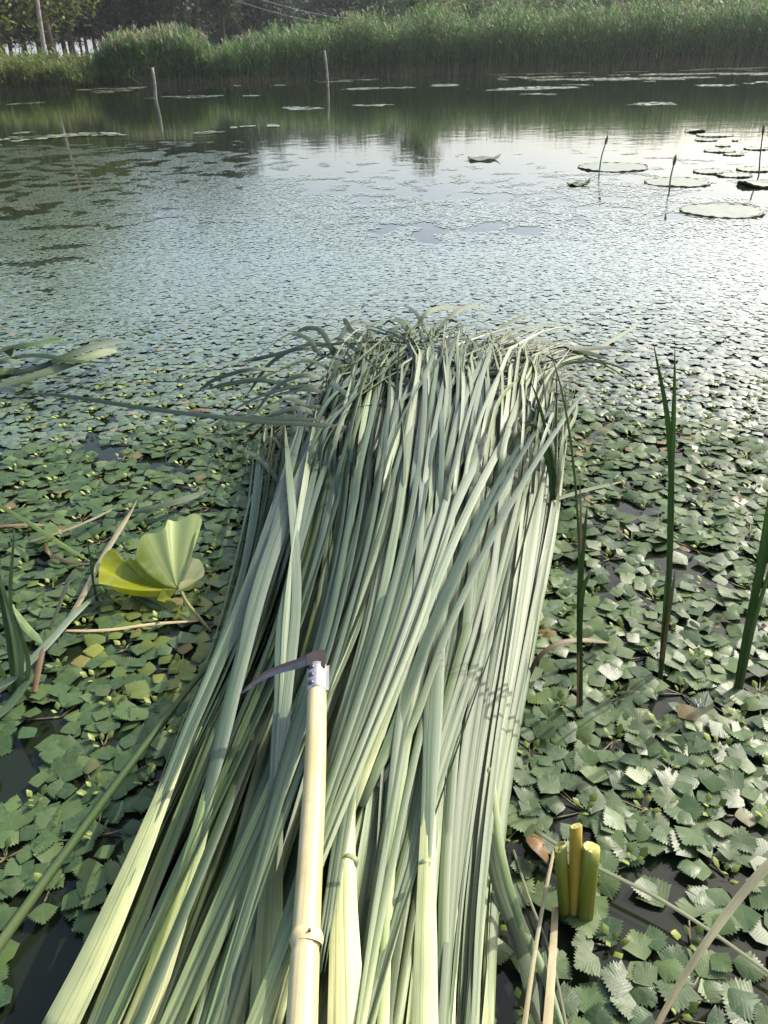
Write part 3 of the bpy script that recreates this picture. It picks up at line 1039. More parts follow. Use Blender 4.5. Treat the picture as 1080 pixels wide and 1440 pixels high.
M_STALK = mat_simple('lotus_stalk', (0.10, 0.085, 0.05), (0.16, 0.13, 0.07), 20.0, .6, .3, 0, 0, 0, False)
for (b, mid, t, lab) in (((843, 240), (846, 220), (852, 200), 'bent thin bud stalk rising by the round beaded lily pad'),
                         ((941, 270), (943, 250), (948, 229), 'short thin bud stalk before the pad without green scallops'),
                         ((1067, 247), (1069, 218), (1073, 186), 'tall thin straight stalk rising from the dark crumpled pad')):
    pb = P(*b, 0)
    e = empty('lotus_stalk', pb, lab, 'stalk')
    pts = [pb - Vector((0, 0, .1)), pb, PY(*mid, pb.y), PY(*t, pb.y)]
    mb = MB(); sweep(mb, resample(pts, 10), lambda s: .008 - .002 * s, lambda s: .008 - .002 * s, TUBE6, (1, 0, 0)); link('stem', mb.mesh('stem', M_STALK), e)
    d = (pts[-1] - pts[-2]).normalized()
    mb = MB(); sweep(mb, resample([pts[-1] - d * .03, pts[-1] + d * .07], 7), lambda s: .003 + .012 * math.sin(math.pi * min(1, s * 1.05)) ** .8, lambda s: .003 + .012 * math.sin(math.pi * min(1, s * 1.05)) ** .8, TUBE6, (1, 0, 0))
    link('bud', mb.mesh('bud', M_STALK), e)


def curled_leaf(name, label, px, py, wpx, asp, height, mat, seed, yaw=0):
    """a floating leaf with its edges curled up, a bent sheet with thickness"""
    c = P(px, py, .01); k = (c - CP).dot(F); r = wpx / 2 / FPX * k
    rd = random.Random(seed)
    V, Fc, UVv = [], [], []
    n, rings = 28, 6
    ph = rd.uniform(0, 6)
    for side in (0, 1):
        for j in range(rings + 1):
            t = j / rings
            for i in range(n):
                a = 2 * math.pi * i / n
                q = r * t * (1 + .12 * math.sin(3 * a + ph))
                u, w = math.cos(a) * q, math.sin(a) * q * asp
                z = .012 + height * (abs(u / r) ** 4 * (1 if u > 0 else .25) + .3 * (w / r) ** 2) + .01 * t * math.sin(5 * a + ph) - side * .004
                x2 = u * math.cos(yaw) - w * math.sin(yaw); y2 = u * math.sin(yaw) + w * math.cos(yaw)
                V.append((c.x + x2, c.y + y2, z)); UVv.append((i / n, t))
        b = side * (rings + 1) * n
        for j in range(rings):
            for i in range(n):
                a1, b1 = b + j * n + i, b + j * n + (i + 1) % n
                Fc.append((a1, a1 + n, b1 + n, b1) if side == 0 else (a1, b1, b1 + n, a1 + n))
    o1 = rings * n; o2 = (rings + 1) * n + rings * n
    for i in range(n):
        Fc.append((o1 + i, o2 + i, o2 + (i + 1) % n, o1 + (i + 1) % n))
    mb = MB(); mb.add(V, Fc, UVv)
    return tag(link(name, mb.mesh(name, mat)), label, 'leaf')


M_GREYLEAF = mat_simple('grey_leaf', (0.32, 0.34, 0.28), (0.42, 0.43, 0.37), 12.0, .5, .4, .5)
M_DKLEAF = mat_simple('lotus_dark_leaf', (0.05, 0.085, 0.015), (0.09, 0.13, 0.02), 12.0, .4, .4, .25)
curled_leaf('curled_leaf', 'grey curled leaf floating alone in the bright open water', 679, 223, 46, .9, .028, M_GREYLEAF, 3)
curled_leaf('curled_leaf', 'dark green curled leaf floating near the beaded lily pad', 813, 259, 33, .8, .025, M_DKLEAF, 4, .2)
curled_leaf('curled_leaf', 'dark upturned leaf standing among the toothed leaves between two green shoots', 872, 970, 22, .5, .035, M_DKLEAF, 5, -.6)

# ------------------------------------------------------------------ the heap of cut cattails
def wleaf(wmax):
    return lambda s: wmax * (0.75 + .25 * min(1, s * 4)) * (1 - max(0, (s - .74) / .26) ** 1.7) + .0006


def tleaf(wmax):
    return lambda s: wmax * (.46 - .34 * min(1, s * 1.9)) * (1 - .75 * max(0, (s - .6) / .4)) + .0004


def heap_top(s, row):
    if s < .42:
        return .27 * (.22 + .78 * (s / .42) ** .9)
    return .27 * (1 - .74 * max(0, (s - .42) / .58) ** 2.8)


def leaf_path(rd, s0, s1, layer, back, rowend, extra, zoff, straight=False):
    rows = [1440, 1250, 1050, 880, 740, 640, 560]
    rows = [r for r in rows if r > rowend + 40] + [rowend]
    pts = []
    lfar = rd.uniform(.45, 1.0)
    for i, row in enumerate(rows):
        f = (1440 - row) / (1440 - 560)
        s = s0 + (s1 - s0) * f ** 1.15 + rd.gauss(0, .002)
        sc = min(1.02, max(-.02, s))
        lay = layer + max(0.0, (lfar - layer)) * min(1.0, max(0.0, (f - .55) / .4)) ** 1.5
        z = .02 + heap_top(min(1, max(0, s)), row) * (.30 + .70 * lay) + zoff + rd.gauss(0, .002)
        z = min(z, .300 + .004 * lfar)
        pts.append(P(gx(sc, row), row, z))
    d0 = (pts[0] - pts[1]).normalized()
    d0.z = 0
    pts.insert(0, pts[0] + d0 * back) if back > 0 else None
    if back < 0:
        pts[0] = pts[0].lerp(pts[1], min(.9, -back / (pts[0] - pts[1]).length))
    # the limp end: straight stretches with sharp random kinks, tips drooping on the heap
    p = pts[-1].copy()
    d = (pts[-1] - pts[-2]).normalized()
    yaw = math.atan2(d.x, d.y)
    pit = rd.uniform(.0, .14)
    yr = rd.gauss(-.03, .14)
    edge = (2 * abs(s1 - .48)) ** 2
    total = max(.3, 2.45 - p.y + extra)
    k0 = 1.95 + .62 * rd.random() ** .8 - .30 * edge          # distance out at which the leaf first gives way
    nk, kd = 0, 1e9
    L, step = 0.0, .03
    while L < total and p.y < 2.86 - .42 * edge:
        if nk == 0 and p.y > k0:
            yaw += rd.gauss(.0, .30)
            pit -= rd.uniform(-.15, .30)
            yr = rd.gauss(0, .6)
            nk, kd = 1, L + (rd.uniform(.12, .45) if rd.random() < .6 else 9)
        elif nk >= 1 and L > kd:
            yaw += rd.choice((-1, 1)) * rd.uniform(.25, 1.1)
            pit -= rd.uniform(.1, .8)
            yr = rd.gauss(0, 1.2)
            nk, kd = 2, L + rd.uniform(.12, .35)
        yaw += yr * step
        pit -= (.25 + 1.1 * (nk > 0)) * step
        if abs(p.x - (.10 + .06 * p.y)) > .33 and nk < 2:
            yaw += (-1.6 if p.x > .2 else 1.6) * step
        dd = Vector((math.sin(yaw) * math.cos(pit), math.cos(yaw) * math.cos(pit), math.sin(pit)))
        p = p + dd * step
        cx = .10 + .06 * p.y
        inside = math.exp(-max(0, abs(p.x - cx) - .36) ** 2 / .015) * math.exp(-max(0, p.y - 2.68) ** 2 / .015)
        fl = .015 + (.10 + .20 * max(layer, lfar)) * inside
        if p.z < fl:
            p.z += (fl - p.z) * .5
            pit = max(pit, -.12)
        pts.append(p.copy())
        L += step
    return pts


NSHOOT = 72
labs = 'cut cattail shoot lying in the big heap, grey-green leaves fanning from its base'
rd = random.Random(21)
order = list(range(NSHOOT))
for i in range(NSHOOT):
    layer = (i % 21) / 20.0 if i < 42 else rd.uniform(.75, 1.0)
    s0 = ((i * 0.618034) % 1.0)
    s0 = .02 + .96 * s0
    s1 = min(.98, max(.02, .5 + (s0 - .5) * .95 + rd.gauss(.02, .10)))
    back = rd.uniform(.06, .36) if rd.random() < .95 else rd.uniform(-.10, .02)
    nl = rd.randint(6, 8)
    zb = rd.uniform(-.06, .03)
    base = None
    first = None
    paths = []
    for k in range(nl):
        q = (k - (nl - 1) / 2) / nl
        pth = leaf_path(rd, s0 + q * .012, s1 + q * .09 + rd.gauss(0, .035), layer, back, rd.uniform(560, 720), rd.uniform(-.1, .55), zb + .003 * k)
        paths.append(pth)
    bp = paths[nl // 2][0]
    pale = rd.random() < .16
    where = ('along the lotus-side flank of the heap', 'under the sickle blade', 'beside the bamboo handle', 'in the straight middle of the heap', 'along the shoot-side flank of the heap')[min(4, int(s0 * 5))]
    lev = 'buried deep' if layer < .35 else ('half covered' if layer < .75 else 'lying on top')
    lab = '%s cut cattail %s %s' % ('cream based' if pale else 'green based', lev, where)
    e = empty('cut_cattail', bp, lab, 'cattail', 'cut cattails, %s base, %s %s' % ('pale' if pale else 'green', lev, where))
    for k, pth in enumerate(paths):
        wm = rd.uniform(.0036, .0078)
        path = resample(pth, 74)
        tw0, tw1 = rd.gauss(0, .35), rd.gauss(0, 1.1)
        mb = MB()
        sweep(mb, path, wleaf(wm), tleaf(wm), LEAFP, ((-1.25 * (.45 - s0) / .45 if s0 < .45 else .8 * ((s0 - .45) / .55) ** 2) + rd.gauss(0, .28), 0, 1), lambda s, a=tw0, b=tw1: a + b * max(0, s - .35) ** 1.3)
        link('leaf', mb.mesh('leaf', M_LEAF_G if rd.random() < (.62 if s0 < .34 else .2) else M_LEAF), e)  # darker green favoured on the flank turned from the sun, shade put in by colour
    # clasping base: broad, thick, narrowing to where the leaves part
    cp = resample(paths[nl // 2], 46)
    ln = rd.uniform(.42, .75)
    m_ = [cp[0]]
    acc = 0
    for j in range(1, len(cp)):
        acc += (cp[j] - cp[j - 1]).length
        m_.append(cp[j])
        if acc > ln:
            break
    bw = rd.uniform(.008, .0150)
    mb = MB()
    sweep(mb, resample(m_, 18), lambda s: bw * (1 - .72 * s ** 1.2), lambda s: bw * (.50 - .47 * s), LEAFP, (0, 0, 1), rd.uniform(-.3, .3))
    link('stalk_base', mb.mesh('stalk_base', M_PALE if pale else M_SHEATH), e)


def strand(name, label, cat, pts, w, mat, thick=.3, group=None, tw=0.0, ref=(0, 0, 1), prof=LEAFP, n=26, wf=None, parent=None):
    mb = MB()
    pp = [P(*q) if len(q) == 3 else Vector(q[:3]) for q in pts]
    f = wf or wleaf(w)
    sweep(mb, resample(pp, n), f, (lambda s: f(s) * thick) if prof is LEAFP else f, prof, ref, tw)
    o = link(name, mb.mesh(name, mat), parent)
    return o if parent is not None else tag(o, label, cat, group)


def const(w, taper=.3):
    return lambda s: w * (1 - taper * s)


# broad single bases that lie on top at the bottom of the heap
def big_base(label, pts, w0, w1, mat, thick=.45, tip=None):
    pp = [P(*q) for q in pts]
    e = empty('cut_cattail', pp[0], label, 'cattail')
    mb = MB(); sweep(mb, resample(pp, 22), lambda s: w0 + (w1 * .45 - w0) * s ** 1.1, lambda s: w0 * thick * (1 - .95 * s), LEAFP, (0, 0, 1))
    link('stalk_base', mb.mesh('stalk_base', mat), e)
    end, d = pp[-1], (pp[-1] - pp[-2]).normalized()
    for k in range(4):
        o = Vector(((k - 1.5) * w1 * .5, 0, .001 * k))
        q = [end - d * .40 + o * .9 - Vector((0, 0, .002)), end - d * .15 + o * .9 + Vector((0, 0, .002)), end + o * .9 + Vector((0, 0, .003)), end + d * .35 + o * 1.3 + Vector((random.gauss(0, .008), 0, .004)), end + d * random.uniform(.9, 1.3) + o * 3 + Vector((random.gauss(.03, .05), 0, -.0))]
        mb = MB(); wl = wleaf(random.uniform(.007, .009)); sweep(mb, resample(q, 30), lambda s: wl(s) * min(1, .03 + s * 5), lambda s: tleaf(.008)(s) * min(1, .05 + s * 4), LEAFP, (0, 0, 1), random.gauss(0, .5), .2, 1.0)
        link('leaf', mb.mesh('leaf', M_LEAF), e)


big_base('widest pale cream split stalk base right beside the bamboo handle', [(488, 1500, .27), (486, 1380, .28), (484, 1250, .285), (490, 1120, .285), (510, 1000, .28)], .021, .009, M_PALE)
big_base('stout cream-striped stalk base slanting out at the outermost lotus side of the heap', [(70, 1470, .13), (130, 1350, .15), (190, 1215, .17), (245, 1080, .18), (300, 950, .19)], .024, .009, M_PALE)
big_base('pale split stalk base with bright green edges next to the widest cream one', [(597, 1500, .27), (598, 1380, .275), (600, 1240, .28), (604, 1100, .28), (612, 960, .28)], .015, .008, M_PALE)
big_base('brown-streaked broad stalk base next to the outermost cream-striped one', [(180, 1480, .19), (225, 1360, .20), (265, 1230, .21), (300, 1090, .215), (335, 950, .22)], .019, .008, M_SHEATH)
big_base('yellow-green broad stalk base tucked under the bamboo handle', [(372, 1490, .24), (375, 1400, .245), (380, 1280, .25), (388, 1130, .25), (398, 990, .25)], .020, .008, M_SHEATH)

# a band of leaves crossing the heap up to the right
for k in range(7):
    x0 = 455 + k * 13 + random.uniform(-9, 9)
    strand('cut_cattail', 'long pale leaf crossing the heap slantwise over the straight ones', 'cattail',
           [(x0, 1190 - k * 14, .275), (x0 + 45, 1030, .288), (x0 + 100, 880, .292 + .002 * k), (x0 + 155 + 4 * k, 720, .292), (x0 + 205 + 8 * k, 600, .28), (x0 + 232 + 12 * k, 530, .25)],
           random.uniform(.0055, .0085), M_LEAF, .2, 'slanting leaves across the heap', random.gauss(0, .5))

# loose stalk left of the heap
strand('cut_cattail', 'single round stalk lying loose on the leaves on the lotus side of the heap', 'cattail',
       [(-30, 1370, .02), (35, 1278, .035), (95, 1195, .05), (180, 1080, .075), (260, 975, .10), (345, 870, .14), (372, 800, .16)], .0105, M_TUFT, .7, None, 0, (0, 0, 1), TUBE12, 30, lambda s: .0085 * (1 - .45 * s))

# ------------------------------------------------------------------ sickle
m = NT('bamboo')
oc = m.obj()
n1 = m.noise(m.vec(oc, (30, 4, 30)).outputs[0], 1.5, 4.0)
n2 = m.noise(oc, 55.0, 3.0)
col = m.mix(m.ramp(n1, [(.35, (0, 0, 0)), (.7, (1, 1, 1))]), (.50, .42, .21), (.60, .52, .29))
col = m.mix(m.math('MULTIPLY', m.ramp(n2, [(.58, (0, 0, 0)), (.75, (1, 1, 1))]), .35), col, (.42, .27, .11))
n3 = m.noise(m.vec(oc, (12, 9, 12)).outputs[0], 1.0, 5.0, .65)
col = m.mix(m.math('MULTIPLY', m.ramp(n3, [(.5, (0, 0, 0)), (.66, (1, 1, 1))]), .5), col, (.45, .33, .15))
n4 = m.noise(m.vec(oc, (260, 5, 260)).outputs[0], 1.0, 2.0)
col = m.mix(1.0, col, m.ramp(n4, [(.35, (.8, .78, .72)), (.6, (1, 1, 1))]), 'MULTIPLY')
m.set(col, .42, .45); m.bump(n1, .25, .002); M_BAMBOO = m.mat
m = NT('bamboo_node'); m.set((.60, .49, .24), .5); M_NODE = m.mat
m = NT('sickle_steel')
n1 = m.noise(m.vec(m.obj(), (60, 60, 60)).outputs[0], 1.0, 5.0)
m.set(m.mix(n1, (.05, .05, .06), (.15, .15, .175)), m.math('ADD', m.math('MULTIPLY', n1, .3), .25), .5, .85); M_STEEL = m.mat
m = NT('sickle_dark_steel')
n1 = m.noise(m.vec(m.obj(), (90, 90, 90)).outputs[0], 1.0, 5.0)
m.set(m.mix(n1, (.018, .015, .016), (.05, .034, .032)), .55, .5, .4); m.bump(n1, .4, .001); M_DKSTEEL = m.mat
m = NT('ferrule_metal')
n1 = m.noise(m.vec(m.obj(), (50, 50, 50)).outputs[0], 1.0, 4.0)
m.set(m.mix(n1, (.34, .31, .31), (.55, .52, .50)), .42, .5, .8); M_FERR = m.mat

ZH = .326
h_top, h_bot = P(446, 945, ZH), P(427, 1450, ZH)
ax = (h_bot - h_top).normalized()
e = empty('sickle', h_top, 'sickle with dark curved blade and pale bamboo handle lying on the heap', 'sickle')
L = (h_bot - h_top).length + .12
node_t = (P(432, 1322, ZH) - h_top).length / L
node2_t = (P(441, 1145, ZH) - h_top).length / L


def hr(s):
    r = .0142 + .0022 * s
    r += .0022 * math.exp(-((s - node_t) / .008) ** 2) - .0011 * math.exp(-((s - node_t - .016) / .007) ** 2)
    r += .0006 * math.exp(-((s - node2_t) / .004) ** 2)
    return r


mb = MB(); sweep(mb, [h_top + ax * (L * i / 120) + Vector((.002 * math.sin(i * .05), 0, 0)) for i in range(121)], hr, hr, TUBE12, (0, 0, 1))
hobj = link('handle', mb.mesh('handle', M_BAMBOO), e)
nc = h_top + ax * (L * node_t)
side = Vector((1, 0, 0)); side = (side - ax * side.dot(ax)).normalized()
nup = ax.cross(side); nup = nup if nup.z > 0 else -nup
mb = MB()
V, Fc = [], []
for i in range(5):
    for k in range(24):
        a = 2 * math.pi * k / 24
        pr = .0148 + .0022 * node_t + [.0002, .0013, .0018, .0012, .0001][i] + .0005 * math.sin(3 * a)
        V.append(nc + ax * ((i - 2) * .0035 + .001 * math.sin(2 * a)) + side * (math.cos(a) * pr) + nup * (math.sin(a) * pr))
for i in range(4):
    for k in range(24):
        a, b = i * 24 + k, i * 24 + (k + 1) % 24
        Fc.append((a, b, b + 24, a + 24))
mb.add(V, Fc); link('node_ring', mb.mesh('node_ring', M_NODE), hobj)
mb = MB(); q = nc + nup * .0185 + side * .004; sweep(mb, resample([q - nup * .004, q + nup * .002], 4), lambda s: .0022 * (1 - .3 * s), lambda s: .0022 * (1 - .3 * s), TUBE6, (1, 0, 0))
link('bud_scar', mb.mesh('bud_scar', M_RUSTY), hobj)
# ferrule: a folded plate round the end of the handle
mb = MB()
fpath = [h_top - ax * .008 + ax * (.054 * i / 6) for i in range(7)]
sweep(mb, fpath, lambda s: .0158 - .0006 * s, lambda s: .0158 - .0006 * s, TUBE12, (0, 0, 1))
fo = link('ferrule', mb.mesh('ferrule', M_FERR), e)
mb = MB()   # the seam flap
fl = [p + side * .0150 + nup * .004 for p in fpath]
sweep(mb, fl, lambda s: .004, lambda s: .0012, [(-1, -1), (1, -1), (1, 1), (-1, 1)], (0, 0, 1))
link('seam_flap', mb.mesh('seam_flap', M_FERR, smooth=False), fo)
for k, dd in enumerate((.002, .019, .036)):
    c = h_top + ax * dd - side * .0075 + nup * .0128
    nd = (-side * .45 + nup * .9).normalized()
    mb = MB(); sweep(mb, resample([c - nd * .002, c + nd * .0022, c + nd * .0038], 6), lambda s: .0052 * math.sqrt(max(.02, 1 - s ** 3)), lambda s: .0052 * math.sqrt(max(.02, 1 - s ** 3)), TUBE12, (1, 0, 0))
    link('rivet', mb.mesh('rivet', M_STEEL), fo)


def plate(name, outline, mat, thick, z, parent, bevel=None):
    """flat metal plate: outline given as directions onto its plane, with real thickness"""
    top = [P(x, y, z) for x, y in outline]
    n = len(top)
    V = list(top) + [p - Vector((0, 0, thick)) for p in top]
    Fc = [tuple(range(n)), tuple(reversed(range(n, 2 * n)))] + [(i, i + n, (i + 1) % n + n, (i + 1) % n) for i in range(n)]
    mb = MB(); mb.add(V, Fc)
    return link(name, mb.mesh(name, mat, smooth=False), parent)


ZB = ZH + .014
plate('tang', [(430, 920.5), (440, 916), (452, 913), (456.5, 914), (458, 918), (456.5, 937), (447, 937), (438, 934), (432, 936)], M_DKSTEEL, .006, ZB, e)
back = [(431, 921), (418, 926.5), (404, 931), (389, 936.5), (374, 943.5), (360, 953), (348, 964), (337.5, 976)]
edge = [(341, 975.5), (352, 968), (363, 960.5), (377, 953), (392, 947.5), (407, 943.5), (420, 940), (433, 936)]
mid = [((a[0] * .6 + b[0] * .4), (a[1] * .6 + b[1] * .4)) for a, b in zip(back, reversed(edge))]
nb_ = len(back)
zt = [ZB - .0005 - .020 * (i / (nb_ - 1)) for i in range(nb_)]
V = []
for i in range(nb_):
    b3, m3, e3 = P(*back[i], zt[i]), P(*mid[i], zt[i]), P(*list(reversed(edge))[i], zt[i] - .0012)
    V += [b3, m3, e3, b3 - Vector((0, 0, .003)), m3 - Vector((0, 0, .003))]
Fb, Fe = [], []
for i in range(nb_ - 1):
    a, b = i * 5, (i + 1) * 5
    Fb += [(a, a + 1, b + 1, b), (a + 3, a, b, b + 3), (a + 4, a + 3, b + 3, b + 4)]
    Fe += [(a + 1, a + 2, b + 2, b + 1), (a + 2, a + 4, b + 4, b + 2)]
mb = MB(); mb.add(V, Fb, None, 0); mb.add(V, Fe, None, 1)
link('blade', mb.mesh('blade', M_DKSTEEL, M_STEEL, smooth=False), e)

# ------------------------------------------------------------------ stray dark leaves round the far end of the heap
M_ = M_DARKLEAF
G = 'dark leaf tips sticking out of the far end of the heap'
dl = 'dark green leaf tip bending out of the far end of the heap'
tips = [
    [(470, 600, .24), (440, 590, .26), (330, 588, .20), (210, 575, .10), (100, 558, .05), (25, 552, .03)],
    [(395, 680, .10), (360, 642, .08), (320, 626, .06), (280, 610, .04)],
    [(400, 520, .20), (350, 520, .22), (300, 535, .16), (275, 553, .10)],
    [(420, 545, .18), (370, 535, .18), (320, 540, .14), (290, 548, .1)],
    [(430, 600, .14), (380, 590, .12), (330, 585, .09), (290, 603, .05)],
    [(450, 500, .24), (435, 478, .28), (415, 470, .26), (405, 478, .22)],
    [(470, 500, .24), (452, 466, .30), (430, 462, .28), (412, 470, .24)],
    [(600, 470, .26), (585, 440, .30), (565, 430, .29), (545, 437, .26)],
    [(610, 470, .26), (640, 440, .30), (665, 430, .29), (684, 437, .26)],
    [(585, 462, .27), (600, 440, .31), (625, 432, .30), (655, 436, .27)],
    [(690, 500, .25), (720, 484, .28), (765, 482, .26), (810, 490, .18), (870, 488, .10)],
    [(720, 560, .22), (770, 530, .20), (845, 520, .12), (880, 511, .08), (925, 508, .05)],
    [(700, 480, .26), (735, 461, .24), (770, 458, .18), (835, 464, .10)],
    [(660, 500, .27), (690, 475, .30), (720, 452, .28), (752, 438, .24)],
    [(740, 520, .22), (790, 510, .16), (830, 496, .11), (900, 455, .05)],
    [(560, 500, .27), (500, 470, .30), (486, 452, .30), (482, 448, .28)],
    [(525, 490, .27), (520, 460, .30), (510, 452, .30), (498, 455, .28)],
]
rt = random.Random(8)
for k in range(11):      # more limp tips over both shoulders of the heap and over its crest
    x0, y0 = rt.uniform(400, 450), rt.uniform(490, 590)
    dx, dy = rt.uniform(55, 120), rt.uniform(0, 55)
    tips.append([(x0 + 40, y0 - 5, .24), (x0, y0 - rt.uniform(10, 25), .26), (x0 - dx * .55, y0 - 6 + dy * .3, .17), (x0 - dx, y0 + dy, .05)])
for k in range(9):
    x0, y0 = rt.uniform(720, 765), rt.uniform(480, 590)
    dx, dy = rt.uniform(45, 110), rt.uniform(-15, 45)
    tips.append([(x0 - 40, y0 + 5, .24), (x0, y0 - rt.uniform(6, 18), .24), (x0 + dx * .55, y0 - 8 + dy * .3, .15), (x0 + dx, y0 + dy, .05)])
for k in range(12):
    x0, y0 = rt.uniform(470, 720), rt.uniform(462, 500)
    dx = rt.choice((-1, 1)) * rt.uniform(25, 60)
    tips.append([(x0, y0 + 18, .27), (x0 + dx * .3, y0 - 8, .30), (x0 + dx * .7, y0 - 16, .30), (x0 + dx, y0 - rt.uniform(0, 14), .26)])
for t in tips:
    sx = sum(q[0] for q in t) / len(t)
    where = 'on the lotus side' if sx < 470 else ('over its crest' if sx < 680 else 'on the upright-shoot side')
    dl, G = 'dark leaf tip bending out of the heap end ' + where, 'dark leaf tips at the far end of the heap ' + where
    strand('cut_cattail', dl, 'cattail', t, random.uniform(.007, .0105), M_, .16, G, random.gauss(0, .5), (0, -.5, 1))
strand('cut_cattail', 'dark straight leaf laid level across the leaves of the heap', 'cattail', [(505, 603, .30), (440, 597, .31), (350, 592, .30), (270, 580, .26)], .007, M_, .16, None, .2, (0, -.6, 1))
strand('cattail_leaf', 'brown dead leaf fragment floating off the far end of the heap', 'leaf', [(262, 579, .01), (280, 576, .02), (305, 579, .01)], .012, M_RUSTY, .2)
strand('cattail_leaf', 'long half-sunk dark leaf running from the bushy shoot out over the water', 'leaf', [(720, 715, .05), (770, 705, .05), (820, 690, .03), (880, 676, .01)], .008, M_, .2)

# left: dark leaves lying on the carpet
LG = 'dark leaf lying on the floating carpet left of the heap'
for k, t in enumerate([
    [(-20, 500, .05), (20, 488, .10), (60, 482, .10), (90, 474, .04)],
    [(-20, 535, .04), (60, 515, .10), (120, 490, .13), (168, 479, .10), (178, 480, .07)],
    [(-20, 548, .05), (60, 525, .09), (130, 500, .12), (160, 493, .10), (168, 498, .06)],
    [(-30, 520, .03), (40, 500, .12), (110, 508, .12), (160, 510, .03)],
    [(-30, 515, .10), (5, 508, .14), (25, 508, .12), (30, 514, .05)],
    [(-30, 505, .10), (0, 494, .13), (12, 492, .11), (16, 502, .06)],
    [(-30, 525, .06), (10, 522, .08), (35, 522, .06), (42, 528, .03)]]):
    strand('cattail_leaf', 'dark bent leaf of the tuft lying at the pond edge beyond the yellow leaf', 'leaf', t, random.uniform(.014, .02), M_ if k % 3 else M_GREEN, .16, 'bent leaves of the far left tuft', random.gauss(0, .4), (0, -.4, 1))
strand('cattail_leaf', 'dark blade lying on the carpet behind the yellow-green lotus leaf', 'leaf', [(175, 722, .03), (215, 714, .05), (255, 703, .05), (292, 690, .03)], .011, M_, .16, None, 0, (0, -.4, 1))
strand('cattail_leaf', 'green blade sloping down to the dry stalks beside the lotus leaf', 'leaf', [(-10, 705, .10), (40, 735, .07), (90, 768, .05), (128, 790, .03)], .007, M_GREEN, .25)
strand('cattail_leaf', 'half green half tan leaf lying behind the lotus leaf', 'leaf', [(40, 762, .02), (80, 750, .05), (130, 730, .05), (165, 712, .03)], .008, M_DRY, .2)
strand('cattail_leaf', 'green leaf lying level at the pond edge above the brown one', 'leaf', [(-20, 726, .03), (30, 723, .04), (78, 722, .02)], .008, M_GREEN, .2)
strand('cattail_leaf', 'dark brown leaf lying level at the pond edge', 'leaf', [(-20, 741, .02), (30, 738, .03), (70, 738, .02)], .007, M_RUSTY, .2)
# dry stalks
strand('dry_stalk', 'long pale dry stalk leaning past the back of the lotus leaf', 'stalk', [(85, 890, .02), (118, 835, .04), (138, 795, .055), (165, 750, .07), (185, 718, .08), (192, 704, .09)], .0075, M_DRY, .5)
strand('dry_stalk', 'thick green-tan stalk running from the pond edge up under the lotus leaf', 'stalk', [(-40, 1000, .03), (10, 960, .045), (62, 910, .06), (100, 868, .05), (140, 832, .03)], .011, M_LEAF, .6)
strand('dry_stalk', 'thin curled brown leaf beside the green sloping blade', 'stalk', [(125, 793, .03), (100, 792, .02), (72, 780, .03), (65, 765, .06), (78, 755, .07)], .005, M_RUSTY, .4)
strand('dry_stalk', 'thin pale dry leaf standing between the lotus leaf and the green tuft', 'stalk', [(70, 885, .02), (84, 850, .06), (93, 825, .09), (108, 800, .12)], .005, M_DRY, .4)
strand('dry_stalk', 'thin reddish dry stalk lying level under the lotus stem', 'stalk', [(85, 887, .015), (150, 886, .02), (220, 877, .025), (285, 873, .02)], .0045, M_DRY, .6)
strand('dry_stalk', 'short thin dark stalk crossing the thick green-tan one', 'stalk', [(48, 975, .02), (55, 935, .05), (62, 908, .07)], .006, M_RUSTY, .5)
strand('cattail_leaf', 'pale green leaf lying along the thick green-tan stalk', 'leaf', [(-20, 1020, .03), (15, 990, .03), (45, 945, .04), (66, 905, .05)], .010, M_LEAF, .2)


def shoot(label, base, leaves, mat=M_GREEN, group=None, name='cattail_shoot'):
    b = P(*base, 0)
    e = empty(name, b, label, 'cattail', group)
    for (pts, w, *mm) in leaves:
        mt = mm[0] if mm else mat
        pp = [b - Vector((0, 0, .05)) + Vector((random.gauss(0, .006), random.gauss(0, .006), 0))]
        for q in pts:
            pp.append(PY(q[0], q[1], b.y + (q[2] if len(q) > 2 else 0)))
        mb = MB()
        w = w * .5
        sweep(mb, resample(pp, 26), wleaf(w), lambda s, w=w: w * (.5 - .35 * s) + .0004, LEAFP, (random.uniform(-.25, .25), -1, 0.1), random.gauss(0, .2))
        link('leaf', mb.mesh('leaf', mt), e)
    return e


shoot('upright pair of tall slender green leaves standing in the water', (931, 955),
      [([(938, 860), (944, 720), (940, 600), (919, 483)], .0095), ([(939, 850), (943, 700), (948, 560), (949, 490)], .0095), ([(935, 850), (941, 790), (947, 745)], .007),
       ([(940, 870, -.02), (950, 800, -.04)], .005, M_RUSTY)])
shoot('green shoot with one leaf broken off sideways and a long thin dry tip', (819, 998),
      [([(815, 900), (817, 800), (826, 710)], .010), ([(814, 880), (814, 760), (805, 640), (790, 550), (772, 488)], .0036),
       ([(817, 860), (832, 805, -.03), (858, 828, -.05), (884, 848, -.06)], .007), ([(815, 880), (817, 760), (815, 665)], .004, M_RUSTY)])
shoot('thick green shoot leaning outward, standing alone beyond the leaning dry leaf', (1037, 978),
      [([(1050, 890), (1066, 810), (1082, 715), (1092, 640)], .012), ([(1052, 890), (1072, 800), (1098, 690)], .010), ([(1052, 900), (1064, 855), (1074, 825)], .006, M_RUSTY),
       ([(1060, 880), (1090, 780), (1130, 660)], .010)])
